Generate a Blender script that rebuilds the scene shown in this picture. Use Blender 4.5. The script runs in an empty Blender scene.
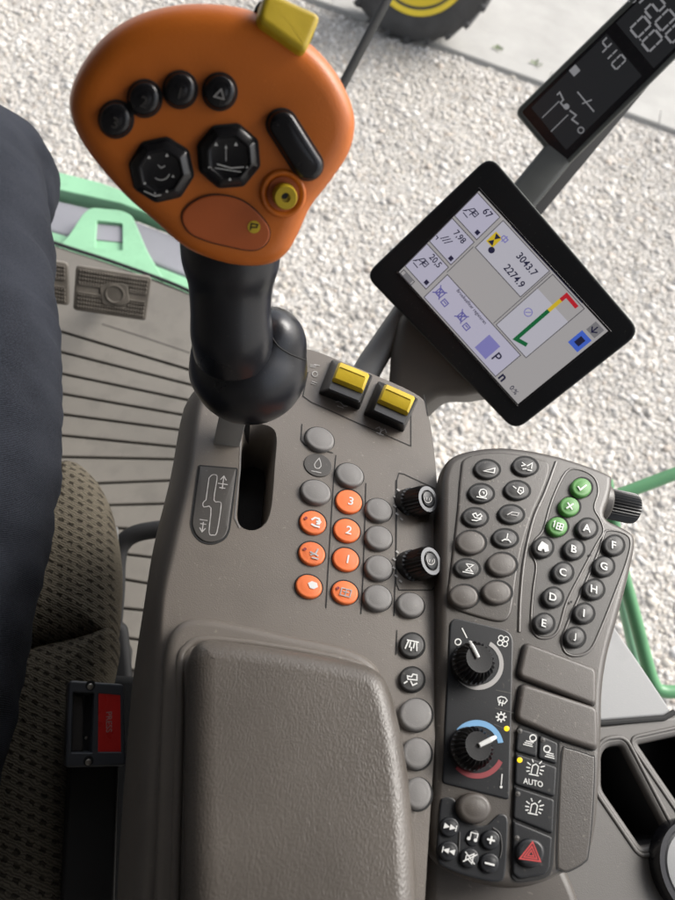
import bpy, bmesh, math, random
import numpy as np
from math import sin, cos, tan, pi, radians, sqrt, atan2
from mathutils import Vector, Matrix, noise
from mathutils.geometry import tessellate_polygon

random.seed(7)
SC = bpy.context.scene
COL = SC.collection

# ------------------------------------------------------------------ camera
EXPO = 1.2
F = 655.0                                    # focal length in photo pixels (675 x 900)
PITCH, ROLL = radians(32), radians(18)
CAM = Vector((0, 0, 2.90))
FWD = Vector((0, sin(PITCH), -cos(PITCH)))
r0 = Vector((1, 0, 0)); u0 = Vector((0, cos(PITCH), sin(PITCH)))
RIGHT = cos(ROLL) * r0 + sin(ROLL) * u0
UP = -sin(ROLL) * r0 + cos(ROLL) * u0

cd = bpy.data.cameras.new('camera'); cam = bpy.data.objects.new('camera', cd); COL.objects.link(cam)
M = Matrix((RIGHT, UP, -FWD)).transposed().to_4x4(); M.translation = CAM
cam.matrix_world = M
cd.sensor_fit = 'VERTICAL'; cd.sensor_height = 36.0; cd.lens = 36.0 * F / 900.0
cd.clip_start = 0.01; cd.clip_end = 500
cd.dof.use_dof = True; cd.dof.focus_distance = 0.42; cd.dof.aperture_fstop = 10.0
SC.camera = cam

def direction(px, py): return FWD + RIGHT * ((px - 337.5) / F) + UP * ((450 - py) / F)
def at_depth(px, py, d): return CAM + direction(px, py) * d
def at_z(px, py, z):
    d = direction(px, py); return CAM + d * ((z - CAM.z) / d.z)

class Plane:
    """A real plane of the place: a panel, a floor, a screen."""
    def __init__(s, o, n, ref=None):
        s.o = Vector(o); s.n = Vector(n).normalized()
        r = Vector(ref) if ref else RIGHT
        s.u = (r - s.n * r.dot(s.n)).normalized(); s.v = s.n.cross(s.u)
    def hit(s, px, py, h=0.0):
        d = direction(px, py); o = s.o + s.n * h
        return CAM + d * ((o - CAM).dot(s.n) / d.dot(s.n))
    def loc(s, px, py, h=0.0):
        p = s.hit(px, py, h) - s.o; return Vector((p.dot(s.u), p.dot(s.v)))
    def w(s, p, h=0.0): return s.o + s.u * p[0] + s.v * p[1] + s.n * h
    def locs(s, pts, h=0.0): return [s.loc(x, y, h) for x, y in pts]

# ------------------------------------------------------------------ 2D helpers
def area2(p): return sum(p[i - 1][0] * p[i][1] - p[i][0] * p[i - 1][1] for i in range(len(p))) / 2
def ccw(p): return list(p) if area2(p) > 0 else list(reversed(p))
def round_poly(pts, r, seg=5):
    pts = [Vector(p) for p in pts]; n = len(pts); out = []
    for i in range(n):
        a, b, c = pts[i - 1], pts[i], pts[(i + 1) % n]
        rr = r[i] if isinstance(r, (list, tuple)) else r
        d1 = a - b; d2 = c - b; l1, l2 = d1.length, d2.length
        t = min(rr, l1 * .48, l2 * .48)
        p1 = b + d1 / l1 * t; p2 = b + d2 / l2 * t
        for k in range(seg + 1):
            s = k / seg; out.append(p1 * (1 - s) ** 2 + b * 2 * s * (1 - s) + p2 * s * s)
    return out
def smooth_closed(pts, k=6):
    pts = [Vector(p) for p in pts]; n = len(pts); out = []
    for i in range(n):
        p0, p1, p2, p3 = pts[i - 1], pts[i], pts[(i + 1) % n], pts[(i + 2) % n]
        for j in range(k):
            t = j / k
            out.append(0.5 * (2 * p1 + (p2 - p0) * t + (2 * p0 - 5 * p1 + 4 * p2 - p3) * t * t + (3 * p1 - p0 - 3 * p2 + p3) * t ** 3))
    return out
def smooth_open(pts, k=8):
    pts = [Vector(p) for p in pts]; n = len(pts); out = []
    for i in range(n - 1):
        p0 = pts[max(i - 1, 0)]; p1, p2 = pts[i], pts[i + 1]; p3 = pts[min(i + 2, n - 1)]
        for j in range(k):
            t = j / k
            out.append(0.5 * (2 * p1 + (p2 - p0) * t + (2 * p0 - 5 * p1 + 4 * p2 - p3) * t * t + (3 * p1 - p0 - 3 * p2 + p3) * t ** 3))
    out.append(pts[-1]); return out
def inset(p, d):
    """Move a CCW outline inwards by d; where the moved outline would cross itself it is drawn straight."""
    n = len(p); out = []
    for i in range(n):
        a, b, c = p[i - 1], p[i], p[(i + 1) % n]
        e1 = (b - a); e2 = (c - b)
        if e1.length < 1e-9: e1 = e2
        if e2.length < 1e-9: e2 = e1
        n1 = Vector((-e1.y, e1.x)).normalized(); n2 = Vector((-e2.y, e2.x)).normalized()
        m = n1 + n2
        if m.length < 1e-6: m = n1
        m.normalize(); out.append(b + m * (d / max(m.dot(n1), .5)))
    A = np.array([q[:] for q in p]); B = np.roll(A, -1, 0); E = B - A; Q = np.array([q[:] for q in out])
    t = ((Q[:, None] - A[None]) * E[None]).sum(-1) / np.maximum((E * E).sum(-1), 1e-18)[None]
    near = A[None] + np.clip(t, 0, 1)[..., None] * E[None]
    dist = np.sqrt(((Q[:, None] - near) ** 2).sum(-1)).min(1)
    ok = dist > abs(d) * .94
    if ok.all() or ok.sum() < 3: return out
    good = np.nonzero(ok)[0]
    for i in np.nonzero(~ok)[0]:
        k = np.searchsorted(good, i); g0 = good[k - 1]; g1 = good[k % len(good)]
        f0, f1 = E[g0], E[g1 - 1]; det = f0[0] * f1[1] - f0[1] * f1[0]
        if abs(det) > .12 * np.hypot(*f0) * np.hypot(*f1):
            w = Q[g1] - Q[g0]; X = Q[g0] + f0 * ((w[0] * f1[1] - w[1] * f1[0]) / det)
            if np.sqrt(((X - A[i]) ** 2).sum()) < abs(d) * 2.2 + .0004: out[i] = Vector(X); continue
        s0 = (i - g0) % n; s1 = (g1 - i) % n; w = s0 / (s0 + s1)
        out[i] = Vector(Q[g0] * (1 - w) + Q[g1] * w)
    return out
# ------------------------------------------------------------------ mesh builder
class MB:
    def __init__(s): s.v = []; s.f = []
    def ring(s, pts):
        i = len(s.v); s.v.extend(Vector(p) for p in pts); return list(range(i, i + len(pts)))
    def bridge(s, a, b, closed=True):
        n = len(a)
        for i in range(n if closed else n - 1):
            j = (i + 1) % n; s.f.append((a[i], a[j], b[j], b[i]))
    def cap(s, r, flip=False): s.f.append(tuple(reversed(r)) if flip else tuple(r))
    def fan(s, r, p, flip=False):
        c = len(s.v); s.v.append(Vector(p)); n = len(r)
        for i in range(n):
            j = (i + 1) % n; s.f.append((r[j], r[i], c) if flip else (r[i], r[j], c))
    def slab(s, P, pts, h0, h1, bev=0.0, seg=4, bottom=True, dome=0.0, holes=None, hdepth=.02, hbev=0.0):
        p = ccw(pts); rs = [s.ring([P.w(q, h0) for q in p])]
        bev = min(bev, abs(h1 - h0) * .98) if bev else 0
        prof = [(0, h1 - bev)] if bev else [(0, h1)]
        if bev:
            for k in range(1, seg + 1):
                a = k / seg * pi / 2; prof.append((bev * (1 - cos(a)), h1 - bev + bev * sin(a)))
            prof.append((bev + min(.0006, bev), h1))
        q = p
        for d, h in prof:
            q = inset(p, d) if d else p
            rs.append(s.ring([P.w(x, h) for x in q]))
        for a, b in zip(rs, rs[1:]): s.bridge(a, b)
        if holes:
            loops = [[P.w(x, h1) for x in q]]; idx = list(rs[-1])
            for hp in holes:
                hp = ccw(hp); top = s.ring([P.w(x, h1) for x in hp]); idx += top; loops.append([P.w(x, h1) for x in hp])
                prev = top
                if hbev:
                    for k in range(1, 4):
                        a = k / 3 * pi / 2
                        nx = s.ring([P.w(x, h1 - hbev * (1 - cos(a))) for x in inset(hp, hbev * sin(a))])
                        s.bridge(nx, prev); prev = nx
                    hp = inset(hp, hbev)
                low = s.ring([P.w(x, h1 - hdepth) for x in inset(hp, min(.002, hdepth * .1))]); s.bridge(low, prev); s.cap(low)
            for t in tessellate_polygon(loops):
                a, b, c = (idx[k] for k in t)
                nn = (s.v[b] - s.v[a]).cross(s.v[c] - s.v[a])
                s.f.append((a, b, c) if nn.dot(P.n) > 0 else (a, c, b))
        elif dome:
            c = sum(q, Vector((0, 0))) / len(q); prev = rs[-1]
            for k in range(1, 6):
                t = k / 6
                nx = s.ring([P.w(c + (x - c) * (1 - t), h1 + dome * (1 - (1 - t) ** 2)) for x in q]); s.bridge(prev, nx); prev = nx
            s.fan(prev, P.w(c, h1 + dome))
        else: s.cap(rs[-1])
        if bottom: s.cap(rs[0], True)
        return s
    def puff(s, P, pts, prof, bottom=True):
        """prof: (inset, height) list, top closed by a fan towards the middle."""
        p = ccw(pts); prev = None; first = None
        for d, h in prof:
            q = inset(p, d) if abs(d) > 1e-9 else p
            r = s.ring([P.w(x, h) for x in q])
            if prev: s.bridge(prev, r)
            else: first = r
            prev = r
        return q, prev, first
    def tube(s, pts, r, n=12, caps=True):
        pts = [Vector(p) for p in pts]; N = len(pts)
        rad = r if isinstance(r, (list, tuple)) else [r] * N
        t0 = (pts[1] - pts[0]).normalized()
        x = t0.orthogonal().normalized(); rings = []
        for i in range(N):
            t = (pts[min(i + 1, N - 1)] - pts[max(i - 1, 0)]).normalized()
            x = (x - t * x.dot(t)).normalized(); y = t.cross(x)
            rr = rad[i]; rx, ry = rr if isinstance(rr, tuple) else (rr, rr)
            rings.append(s.ring([pts[i] + x * (rx * cos(2 * pi * k / n)) + y * (ry * sin(2 * pi * k / n)) for k in range(n)]))
        for a, b in zip(rings, rings[1:]): s.bridge(a, b)
        if caps: s.cap(rings[0], True); s.cap(rings[-1])
        return rings
    def ridge(s, P, pts, r, h, closed=True, n=8):
        """A rounded bead lying on a panel along an outline."""
        pts = ccw(pts) if closed else pts; N = len(pts); rings = []
        for i in range(N):
            a = pts[i - 1] if (closed or i) else pts[0]; b = pts[(i + 1) % N] if (closed or i < N - 1) else pts[-1]
            t = (b - a).normalized(); nn = Vector((-t.y, t.x))
            rings.append(s.ring([P.w(pts[i] + nn * (r * cos(pi * k / (n - 1))), h + r * .8 * sin(pi * k / (n - 1))) for k in range(n)]))
        for i in range(N if closed else N - 1):
            s.bridge(rings[i], rings[(i + 1) % N], closed=False)
    def box(s, c, sx, sy, sz, ax=None):
        ax = ax or (Vector((1, 0, 0)), Vector((0, 1, 0)), Vector((0, 0, 1))); c = Vector(c)
        P = Plane(c, ax[2], ax[0]); a, b = sx / 2, sy / 2
        s.slab(P, [Vector(q) for q in ((-a, -b), (a, -b), (a, b), (-a, b))], -sz / 2, sz / 2, min(sx, sy, sz) * .12, 3)
        return s
    def lathe(s, o, axis, prof, n=32, ribs=0, rib=.0, rfrom=0, rto=0, xref=None):
        """prof: (radius, height) from bottom to top; ribs flutes the rings rfrom..rto."""
        P = Plane(o, axis, xref); prev = None
        for k, (r, h) in enumerate(prof):
            if r < 1e-7: s.fan(prev, P.w((0, 0), h)); prev = None; continue
            pts = []
            for i in range(n):
                a = 2 * pi * i / n; rr = r
                if ribs and rfrom <= k <= rto: rr = r - rib * (0.5 + 0.5 * cos(ribs * a)) ** .7
                pts.append(P.w((rr * cos(a), rr * sin(a)), h))
            q = s.ring(pts)
            if prev: s.bridge(prev, q)
            prev = q
        if prev: s.cap(prev)
        return s
    def sphere(s, c, ax, rad, nu=32, nv=20):
        c = Vector(c); prev = None
        for j in range(1, nv):
            t = pi * j / nv
            q = s.ring([c + ax[0] * (rad[0] * sin(t) * cos(2 * pi * i / nu)) + ax[1] * (rad[1] * sin(t) * sin(2 * pi * i / nu)) - ax[2] * (rad[2] * cos(t)) for i in range(nu)])
            if prev: s.bridge(prev, q)
            else: s.fan(q, c - ax[2] * rad[2], True)
            prev = q
        s.fan(prev, c + ax[2] * rad[2]); return s
    def mesh(s, name, mat, off=Vector((0, 0, 0)), sharp=38):
        me = bpy.data.meshes.new(name)
        me.from_pydata([v - off for v in s.v], [], s.f); me.validate()
        me.polygons.foreach_set('use_smooth', [True] * len(me.polygons))
        me.set_sharp_from_angle(angle=radians(sharp))
        if mat: me.materials.append(mat)
        return me

ROOTLOC = {}
def thing(name, label, cat, loc, group=None):
    o = bpy.data.objects.new(name, None); COL.objects.link(o); o.empty_display_size = .02
    o.location = loc; ROOTLOC[o] = Vector(loc)
    o['label'] = label; o['category'] = cat
    if group: o['group'] = group
    return o
def part(name, mb, mat, parent, label=None, sharp=38):
    off = ROOTLOC[parent]
    o = bpy.data.objects.new(name, mb.mesh(name, mat, off, sharp)); COL.objects.link(o)
    o.parent = parent; ROOTLOC[o] = off
    if label: o['label'] = label
    return o
def single(name, mb, mat, label=None, cat=None, kind=None, loc=(0, 0, 0), sharp=38):
    o = bpy.data.objects.new(name, mb.mesh(name, mat, Vector(loc), sharp)); COL.objects.link(o); o.location = loc
    ROOTLOC[o] = Vector(loc)
    if label: o['label'] = label
    if cat: o['category'] = cat
    if kind: o['kind'] = kind
    return o

# ------------------------------------------------------------------ flat printed marks
_txt = {}
def text_data(s, bold=.0):
    if (s, bold) in _txt: return _txt[(s, bold)]
    c = bpy.data.curves.new('lettering', 'FONT'); c.body = s; c.size = 1; c.align_x = 'CENTER'; c.offset = bold; c.resolution_u = 3
    o = bpy.data.objects.new('lettering', c); COL.objects.link(o)
    dg = bpy.context.evaluated_depsgraph_get(); me = bpy.data.meshes.new_from_object(o.evaluated_get(dg))
    v = [Vector(x.co[:2]) for x in me.vertices]; f = [tuple(p.vertices) for p in me.polygons]
    bpy.data.objects.remove(o); bpy.data.curves.remove(c); bpy.data.meshes.remove(me)
    ys = [p.y for p in v]; xs = [p.x for p in v]; cy = (min(ys) + max(ys)) / 2; cx = (min(xs) + max(xs)) / 2
    hgt = max(ys) - min(ys)
    _txt[(s, bold)] = ([Vector((p.x - cx, p.y - cy)) for p in v], f, hgt); return _txt[(s, bold)]

class Art:
    """Thin printed or inlaid marks on a panel; coordinates name points of the panel."""
    def __init__(s, P, h): s.P = P; s.h = h; s.mb = MB(); s.k = 0
    def lift(s): s.k += 1; return s.h + s.k * 1.2e-5
    def _px(s, w, at):                      # a width in photo pixels -> metres on the panel
        a = s.P.loc(at[0], at[1], s.h); b = s.P.loc(at[0] + 1, at[1], s.h); return w * (b - a).length
    def flat(s, pts):
        p = ccw(pts); h = s.lift(); s.mb.cap(s.mb.ring([s.P.w(q, h) for q in p])); return s
    def poly(s, px): return s.flat(s.P.locs(px, s.h))
    def strip(s, px, w, closed=False):
        p = s.P.locs(px, s.h); hw = s._px(w, px[0]) / 2; n = len(p); h = s.lift(); L = []; R = []
        for i in range(n):
            a = p[i - 1] if (closed or i) else None; c = p[(i + 1) % n] if (closed or i < n - 1) else None
            t1 = (p[i] - a).normalized() if a is not None else (c - p[i]).normalized()
            t2 = (c - p[i]).normalized() if c is not None else t1
            n1 = Vector((-t1.y, t1.x)); n2 = Vector((-t2.y, t2.x)); m = n1 + n2
            m = n1 if m.length < 1e-5 else m.normalized()
            k = hw / max(m.dot(n1), .45); L.append(p[i] + m * k); R.append(p[i] - m * k)
        l = s.mb.ring([s.P.w(q, h) for q in L]); r = s.mb.ring([s.P.w(q, h) for q in R])
        s.mb.bridge(r, l, closed); return s
    def arc(s, cx, cy, r, w, a0=0, a1=360, ry=None, n=28, rot=0):
        ry = ry or r; pts = []; full = abs(a1 - a0) >= 360; ca, sa = cos(radians(rot)), sin(radians(rot))
        for k in range(n if full else n + 1):
            a = radians(a0 + (a1 - a0) * k / n); x, y = r * cos(a), ry * sin(a); pts.append((cx + x * ca - y * sa, cy + x * sa + y * ca))
        return s.strip(pts, w, full)
    def disc(s, cx, cy, r, n=18): return s.poly([(cx + r * cos(2 * pi * k / n), cy + r * sin(2 * pi * k / n)) for k in range(n)])
    def text(s, t, cx, cy, hpx, rot=0, bold=.0):
        v, f, hgt = text_data(t, bold)
        P = s.P; c = P.loc(cx, cy, s.h); a = radians(rot)
        d = P.loc(cx + cos(a), cy + sin(a), s.h) - c; e = P.loc(cx + sin(a), cy - cos(a), s.h) - c
        u = d.normalized(); w = Vector((-u.y, u.x)); k = (d.length + e.length) / 2 * hpx / hgt; h = s.lift()
        i0 = len(s.mb.v)
        for q in v: s.mb.v.append(P.w(c + u * (q.x * k) + w * (q.y * k), h))
        for g in f:
            g = [i0 + x for x in g]
            nn = (s.mb.v[g[1]] - s.mb.v[g[0]]).cross(s.mb.v[g[2]] - s.mb.v[g[0]])
            s.mb.f.append(tuple(g) if nn.dot(P.n) > 0 else tuple(reversed(g)))
        return s
    def rel(s, cx, cy, rot, sc, strokes, w):
        """strokes given in a small icon frame (x right, y down) turned and scaled onto the panel."""
        a = radians(rot)
        for st in strokes:
            closed = st[0] == 'c'; pts = st[1:] if isinstance(st[0], str) else st
            s.strip([(cx + (x * cos(a) - y * sin(a)) * sc, cy + (x * sin(a) + y * cos(a)) * sc) for x, y in pts], w, closed)
        return s

# ------------------------------------------------------------------ materials
def new_mat(name):
    m = bpy.data.materials.new(name); m.use_nodes = True
    nt = m.node_tree; return m, nt, nt.nodes['Principled BSDF']
def rgb(c): return (c[0], c[1], c[2], 1)
def plastic(name, col, rough=.5, vary=.12, grain=1400, bump=.12, big=9, spec=.5, metal=0.0, coat=0.0, dust=0.0, wear=0.0):
    m, nt, b = new_mat(name); N = nt.nodes.new; L = nt.links.new
    tc = N('ShaderNodeTexCoord')
    n1 = N('ShaderNodeTexNoise'); n1.inputs['Scale'].default_value = big; n1.inputs['Detail'].default_value = 6; L(tc.outputs['Object'], n1.inputs['Vector'])
    n2 = N('ShaderNodeTexNoise'); n2.inputs['Scale'].default_value = grain; n2.inputs['Detail'].default_value = 2; L(tc.outputs['Object'], n2.inputs['Vector'])
    rp = N('ShaderNodeValToRGB'); rp.color_ramp.elements[0].position = .3; rp.color_ramp.elements[1].position = .7
    lo = [c * (1 - vary) for c in col]; hi = [min(1, c * (1 + vary)) for c in col]
    rp.color_ramp.elements[0].color = rgb(lo); rp.color_ramp.elements[1].color = rgb(hi); L(n1.outputs['Fac'], rp.inputs['Fac'])
    out = rp.outputs['Color']
    if dust:
        n3 = N('ShaderNodeTexNoise'); n3.inputs['Scale'].default_value = 420; n3.inputs['Detail'].default_value = 3; L(tc.outputs['Object'], n3.inputs['Vector'])
        r3 = N('ShaderNodeValToRGB'); r3.color_ramp.elements[0].position = .66; r3.color_ramp.elements[1].position = .74; L(n3.outputs['Fac'], r3.inputs['Fac'])
        ml = N('ShaderNodeMath'); ml.operation = 'MULTIPLY'; ml.inputs[1].default_value = dust; L(r3.outputs['Color'], ml.inputs[0])
        mx = N('ShaderNodeMixRGB'); mx.inputs['Color2'].default_value = (.34, .31, .26, 1); L(ml.outputs[0], mx.inputs['Fac']); L(out, mx.inputs['Color1']); out = mx.outputs['Color']
    if wear:                                   # fine scuffs and dark finger grime with a shape of their own
        mp = N('ShaderNodeMapping'); mp.inputs['Rotation'].default_value = (0, 0, .5); mp.inputs['Scale'].default_value = (1, .07, 1); L(tc.outputs['Object'], mp.inputs['Vector'])
        n4 = N('ShaderNodeTexNoise'); n4.inputs['Scale'].default_value = 520; n4.inputs['Detail'].default_value = 2; L(mp.outputs['Vector'], n4.inputs['Vector'])
        n5 = N('ShaderNodeTexNoise'); n5.inputs['Scale'].default_value = 26; n5.inputs['Detail'].default_value = 5; L(tc.outputs['Object'], n5.inputs['Vector'])
        r4 = N('ShaderNodeValToRGB'); r4.color_ramp.elements[0].position = .68; r4.color_ramp.elements[1].position = .76; L(n4.outputs['Fac'], r4.inputs['Fac'])
        r5 = N('ShaderNodeValToRGB'); r5.color_ramp.elements[0].position = .5; r5.color_ramp.elements[1].position = .68; L(n5.outputs['Fac'], r5.inputs['Fac'])
        m4 = N('ShaderNodeMath'); m4.operation = 'MULTIPLY'; L(r4.outputs['Color'], m4.inputs[0]); L(r5.outputs['Color'], m4.inputs[1])
        m5 = N('ShaderNodeMath'); m5.operation = 'MULTIPLY'; m5.inputs[1].default_value = wear; L(m4.outputs[0], m5.inputs[0])
        x4 = N('ShaderNodeMixRGB'); x4.inputs['Color2'].default_value = (*[min(1, c * 2.0 + .05) for c in col], 1); L(m5.outputs[0], x4.inputs['Fac']); L(out, x4.inputs['Color1'])
        m6 = N('ShaderNodeMath'); m6.operation = 'MULTIPLY'; m6.inputs[1].default_value = wear * .45; L(r5.outputs['Color'], m6.inputs[0])
        x5 = N('ShaderNodeMixRGB'); x5.inputs['Color2'].default_value = (*[c * .55 for c in col], 1); L(m6.outputs[0], x5.inputs['Fac']); L(x4.outputs['Color'], x5.inputs['Color1']); out = x5.outputs['Color']
    L(out, b.inputs['Base Color'])
    mr = N('ShaderNodeMapRange'); mr.inputs['To Min'].default_value = max(.03, rough - .1); mr.inputs['To Max'].default_value = min(1, rough + .1)
    L(n1.outputs['Fac'], mr.inputs['Value']); L(mr.outputs['Result'], b.inputs['Roughness'])
    if bump:
        bp = N('ShaderNodeBump'); bp.inputs['Strength'].default_value = bump; bp.inputs['Distance'].default_value = .0006
        L(n2.outputs['Fac'], bp.inputs['Height']); L(bp.outputs['Normal'], b.inputs['Normal'])
    b.inputs['Metallic'].default_value = metal; b.inputs['Specular IOR Level'].default_value = spec
    if coat: b.inputs['Coat Weight'].default_value = coat; b.inputs['Coat Roughness'].default_value = .08
    return m
def glow(name, col, s=1.0, rough=.25):
    m, nt, b = new_mat(name); b.inputs['Base Color'].default_value = rgb([c * .1 for c in col]); b.inputs['Roughness'].default_value = rough
    b.inputs['Emission Color'].default_value = rgb(col); b.inputs['Emission Strength'].default_value = s / 2 ** EXPO
    b.inputs['Specular IOR Level'].default_value = .2
    return m

T = {}
T['console'] = plastic('console_plastic', (.128, .112, .097), .42, .10, 1500, .22, 8, dust=.25, wear=.5)
T['pod'] = plastic('pod_plastic', (.056, .0485, .042), .37, .1, 1500, .18, 8, dust=.25, wear=.5)
T['plate'] = plastic('plate_plastic', (.048, .044, .040), .5, .08, 1500, .15, 9, dust=.1)
T['cap'] = plastic('blank_cap_plastic', (.072, .062, .054), .42, .1, 1700, .15, 20, dust=.2, wear=.4)
T['greycap'] = plastic('grey_cap_rubber', (.165, .158, .152), .55, .1, 1500, .15, 25, dust=.25, wear=.4)
T['oval'] = plastic('dark_button_rubber', (.022, .021, .020), .5, .15, 1500, .15, 30, dust=.15)
T['orange'] = plastic('orange_head_plastic', (.60, .152, .016), .38, .12, 1200, .12, 14, dust=.0, wear=.45)
T['redplate'] = plastic('red_orange_plate', (.43, .098, .022), .42, .15, 1200, .1, 22)
T['orangekey'] = plastic('orange_key', (.72, .16, .040), .5, .12, 1500, .12, 50, dust=.15, wear=.6)
T['black'] = plastic('black_plastic', (.012, .012, .013), .38, .2, 1300, .1, 20, dust=.05)
T['blackmatt'] = plastic('matt_black', (.014, .014, .015), .65, .2, 900, .2, 12)
T['gloss'] = plastic('gloss_black', (.009, .009, .011), .22, .2, 900, .02, 12, dust=.05)
T['panel'] = plastic('black_panel', (.012, .013, .015), .36, .15, 1300, .08, 12, dust=.1, spec=.35)
T['rubber'] = plastic('grip_rubber', (.012, .013, .017), .30, .2, 900, .06, 16, dust=.05)
T['line'] = plastic('seam_shadow_plastic', (.010, .010, .010), .8, 0, 900, 0)
T['white'] = plastic('white_print', (.62, .62, .60), .6, .05, 900, 0)
T['worn'] = plastic('worn_print', (.34, .33, .32), .6, .3, 900, 0, 300)
T['yellow'] = plastic('yellow_key', (.50, .355, .016), .42, .15, 900, .1, 60, dust=.1)
T['green'] = plastic('green_key', (.075, .24, .05), .5, .12, 1500, .1, 50, dust=.15)
T['red'] = plastic('red_key', (.75, .028, .024), .3, .1, 900, .03, 40)
T['redprint'] = plastic('red_print', (.42, .03, .03), .5, .05, 900, 0)
T['blueprint'] = plastic('blue_print', (.13, .30, .50), .5, .05, 900, 0)
T['darkred'] = plastic('dark_red_print', (.20, .016, .022), .5, .05, 900, 0)
T['silver'] = plastic('silver_print', (.30, .29, .28), .5, .05, 900, 0)
T['metal'] = plastic('grey_metal', (.26, .26, .25), .42, .15, 600, .08, 30, metal=.7)
T['chrome'] = plastic('worn_steel', (.6, .58, .54), .3, .1, 600, .05, 60, metal=1)
T['greygreen'] = plastic('grey_post_metal', (.085, .092, .085), .42, .1, 700, .08, 20, metal=.3)
T['pad'] = None
T['lightgrey'] = plastic('light_grey_panel', (.21, .213, .215), .5, .06, 900, .15, 10, dust=.3, wear=.6)
T['tray'] = plastic('tray_plastic', (.082, .076, .070), .5, .1, 1300, .2, 8, dust=.1)
T['jdgreen'] = plastic('green_paint', (.085, .245, .11), .4, .1, 700, .05, 6, dust=.15, wear=.5)
T['sunlit_green'] = plastic('sunlit_green_paint', (.20, .40, .245), .45, .1, 700, .05, 6, dust=.15, wear=.5)  # same machine green, with bright sunlight put into its colour
T['lavender'] = plastic('grey_steel_channel', (.20, .20, .22), .45, .1, 700, .05, 6)
T['floor'] = plastic('floor_rubber', (.130, .119, .103), .7, .12, 700, .3, 6, dust=.35, wear=.7)
T['pedal'] = plastic('pedal_metal', (.115, .102, .086), .5, .25, 700, .25, 30, metal=.2, dust=.4)
T['tyre'] = plastic('tyre_rubber', (.045, .045, .046), .8, .25, 150, .5, 8, dust=.3)
T['rim'] = plastic('yellow_rim_paint', (.74, .56, .03), .4, .08, 300, .05, 5)
T['wall'] = plastic('cab_lining', (.10, .095, .09), .8, .1, 500, .3, 5)
T['case'] = plastic('buckle_plastic', (.065, .070, .080), .38, .15, 1200, .1, 20)
T['bead'] = plastic('bead_plastic', (.10, .092, .085), .28, .1, 1500, .04, 8)
T['neck'] = plastic('neck_plastic', (.085, .075, .066), .5, .08, 1500, .15, 8)
T['blade'] = plastic('lever_steel', (.30, .295, .28), .38, .12, 600, .06, 40, metal=.35)
T['pressglint'] = plastic('pale_glint_print', (.62, .30, .28), .4, .25, 900, 0, 300)  # pale pink paints the glints on the embossed letters
T['dialring'] = plastic('dial_ring', (.13, .135, .145), .4, .1, 900, .1, 60)
T['post'] = plastic('post_metal', (.045, .048, .045), .42, .1, 700, .08, 20, metal=.2)
T['groove'] = plastic('groove_rubber', (.040, .035, .030), .8, .2, 700, .2, 12)
T['led'] = glow('amber_light', (1.0, .62, .02), 1.6)

def leather():
    m, nt, b = new_mat('armrest_vinyl'); N = nt.nodes.new; L = nt.links.new
    tc = N('ShaderNodeTexCoord')
    mp = N('ShaderNodeMapping'); mp.inputs['Rotation'].default_value = (0, 0, .6); mp.inputs['Scale'].default_value = (1, .62, 1); L(tc.outputs['Object'], mp.inputs['Vector'])
    nz = N('ShaderNodeTexNoise'); nz.inputs['Scale'].default_value = 160; nz.inputs['Detail'].default_value = 3; L(mp.outputs['Vector'], nz.inputs['Vector'])
    ad = N('ShaderNodeMixRGB'); ad.inputs['Fac'].default_value = .0035; L(mp.outputs['Vector'], ad.inputs['Color1']); L(nz.outputs['Color'], ad.inputs['Color2'])
    v = N('ShaderNodeTexVoronoi'); v.feature = 'SMOOTH_F1'; v.inputs['Scale'].default_value = 1150; L(ad.outputs['Color'], v.inputs['Vector'])
    n2 = N('ShaderNodeTexNoise'); n2.inputs['Scale'].default_value = 14; n2.inputs['Detail'].default_value = 5; L(tc.outputs['Object'], n2.inputs['Vector'])
    rp = N('ShaderNodeValToRGB'); rp.color_ramp.elements[0].color = (.072, .062, .053, 1); rp.color_ramp.elements[1].color = (.108, .094, .081, 1)
    rp.color_ramp.elements[0].position = .3; rp.color_ramp.elements[1].position = .7
    L(n2.outputs['Fac'], rp.inputs['Fac']); L(rp.outputs['Color'], b.inputs['Base Color'])
    b.inputs['Roughness'].default_value = .37
    bp = N('ShaderNodeBump'); bp.inputs['Strength'].default_value = .36; bp.inputs['Distance'].default_value = .0005; bp.invert = True
    L(v.outputs['Distance'], bp.inputs['Height']); L(bp.outputs['Normal'], b.inputs['Normal']); return m
T['pad'] = leather()

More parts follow.
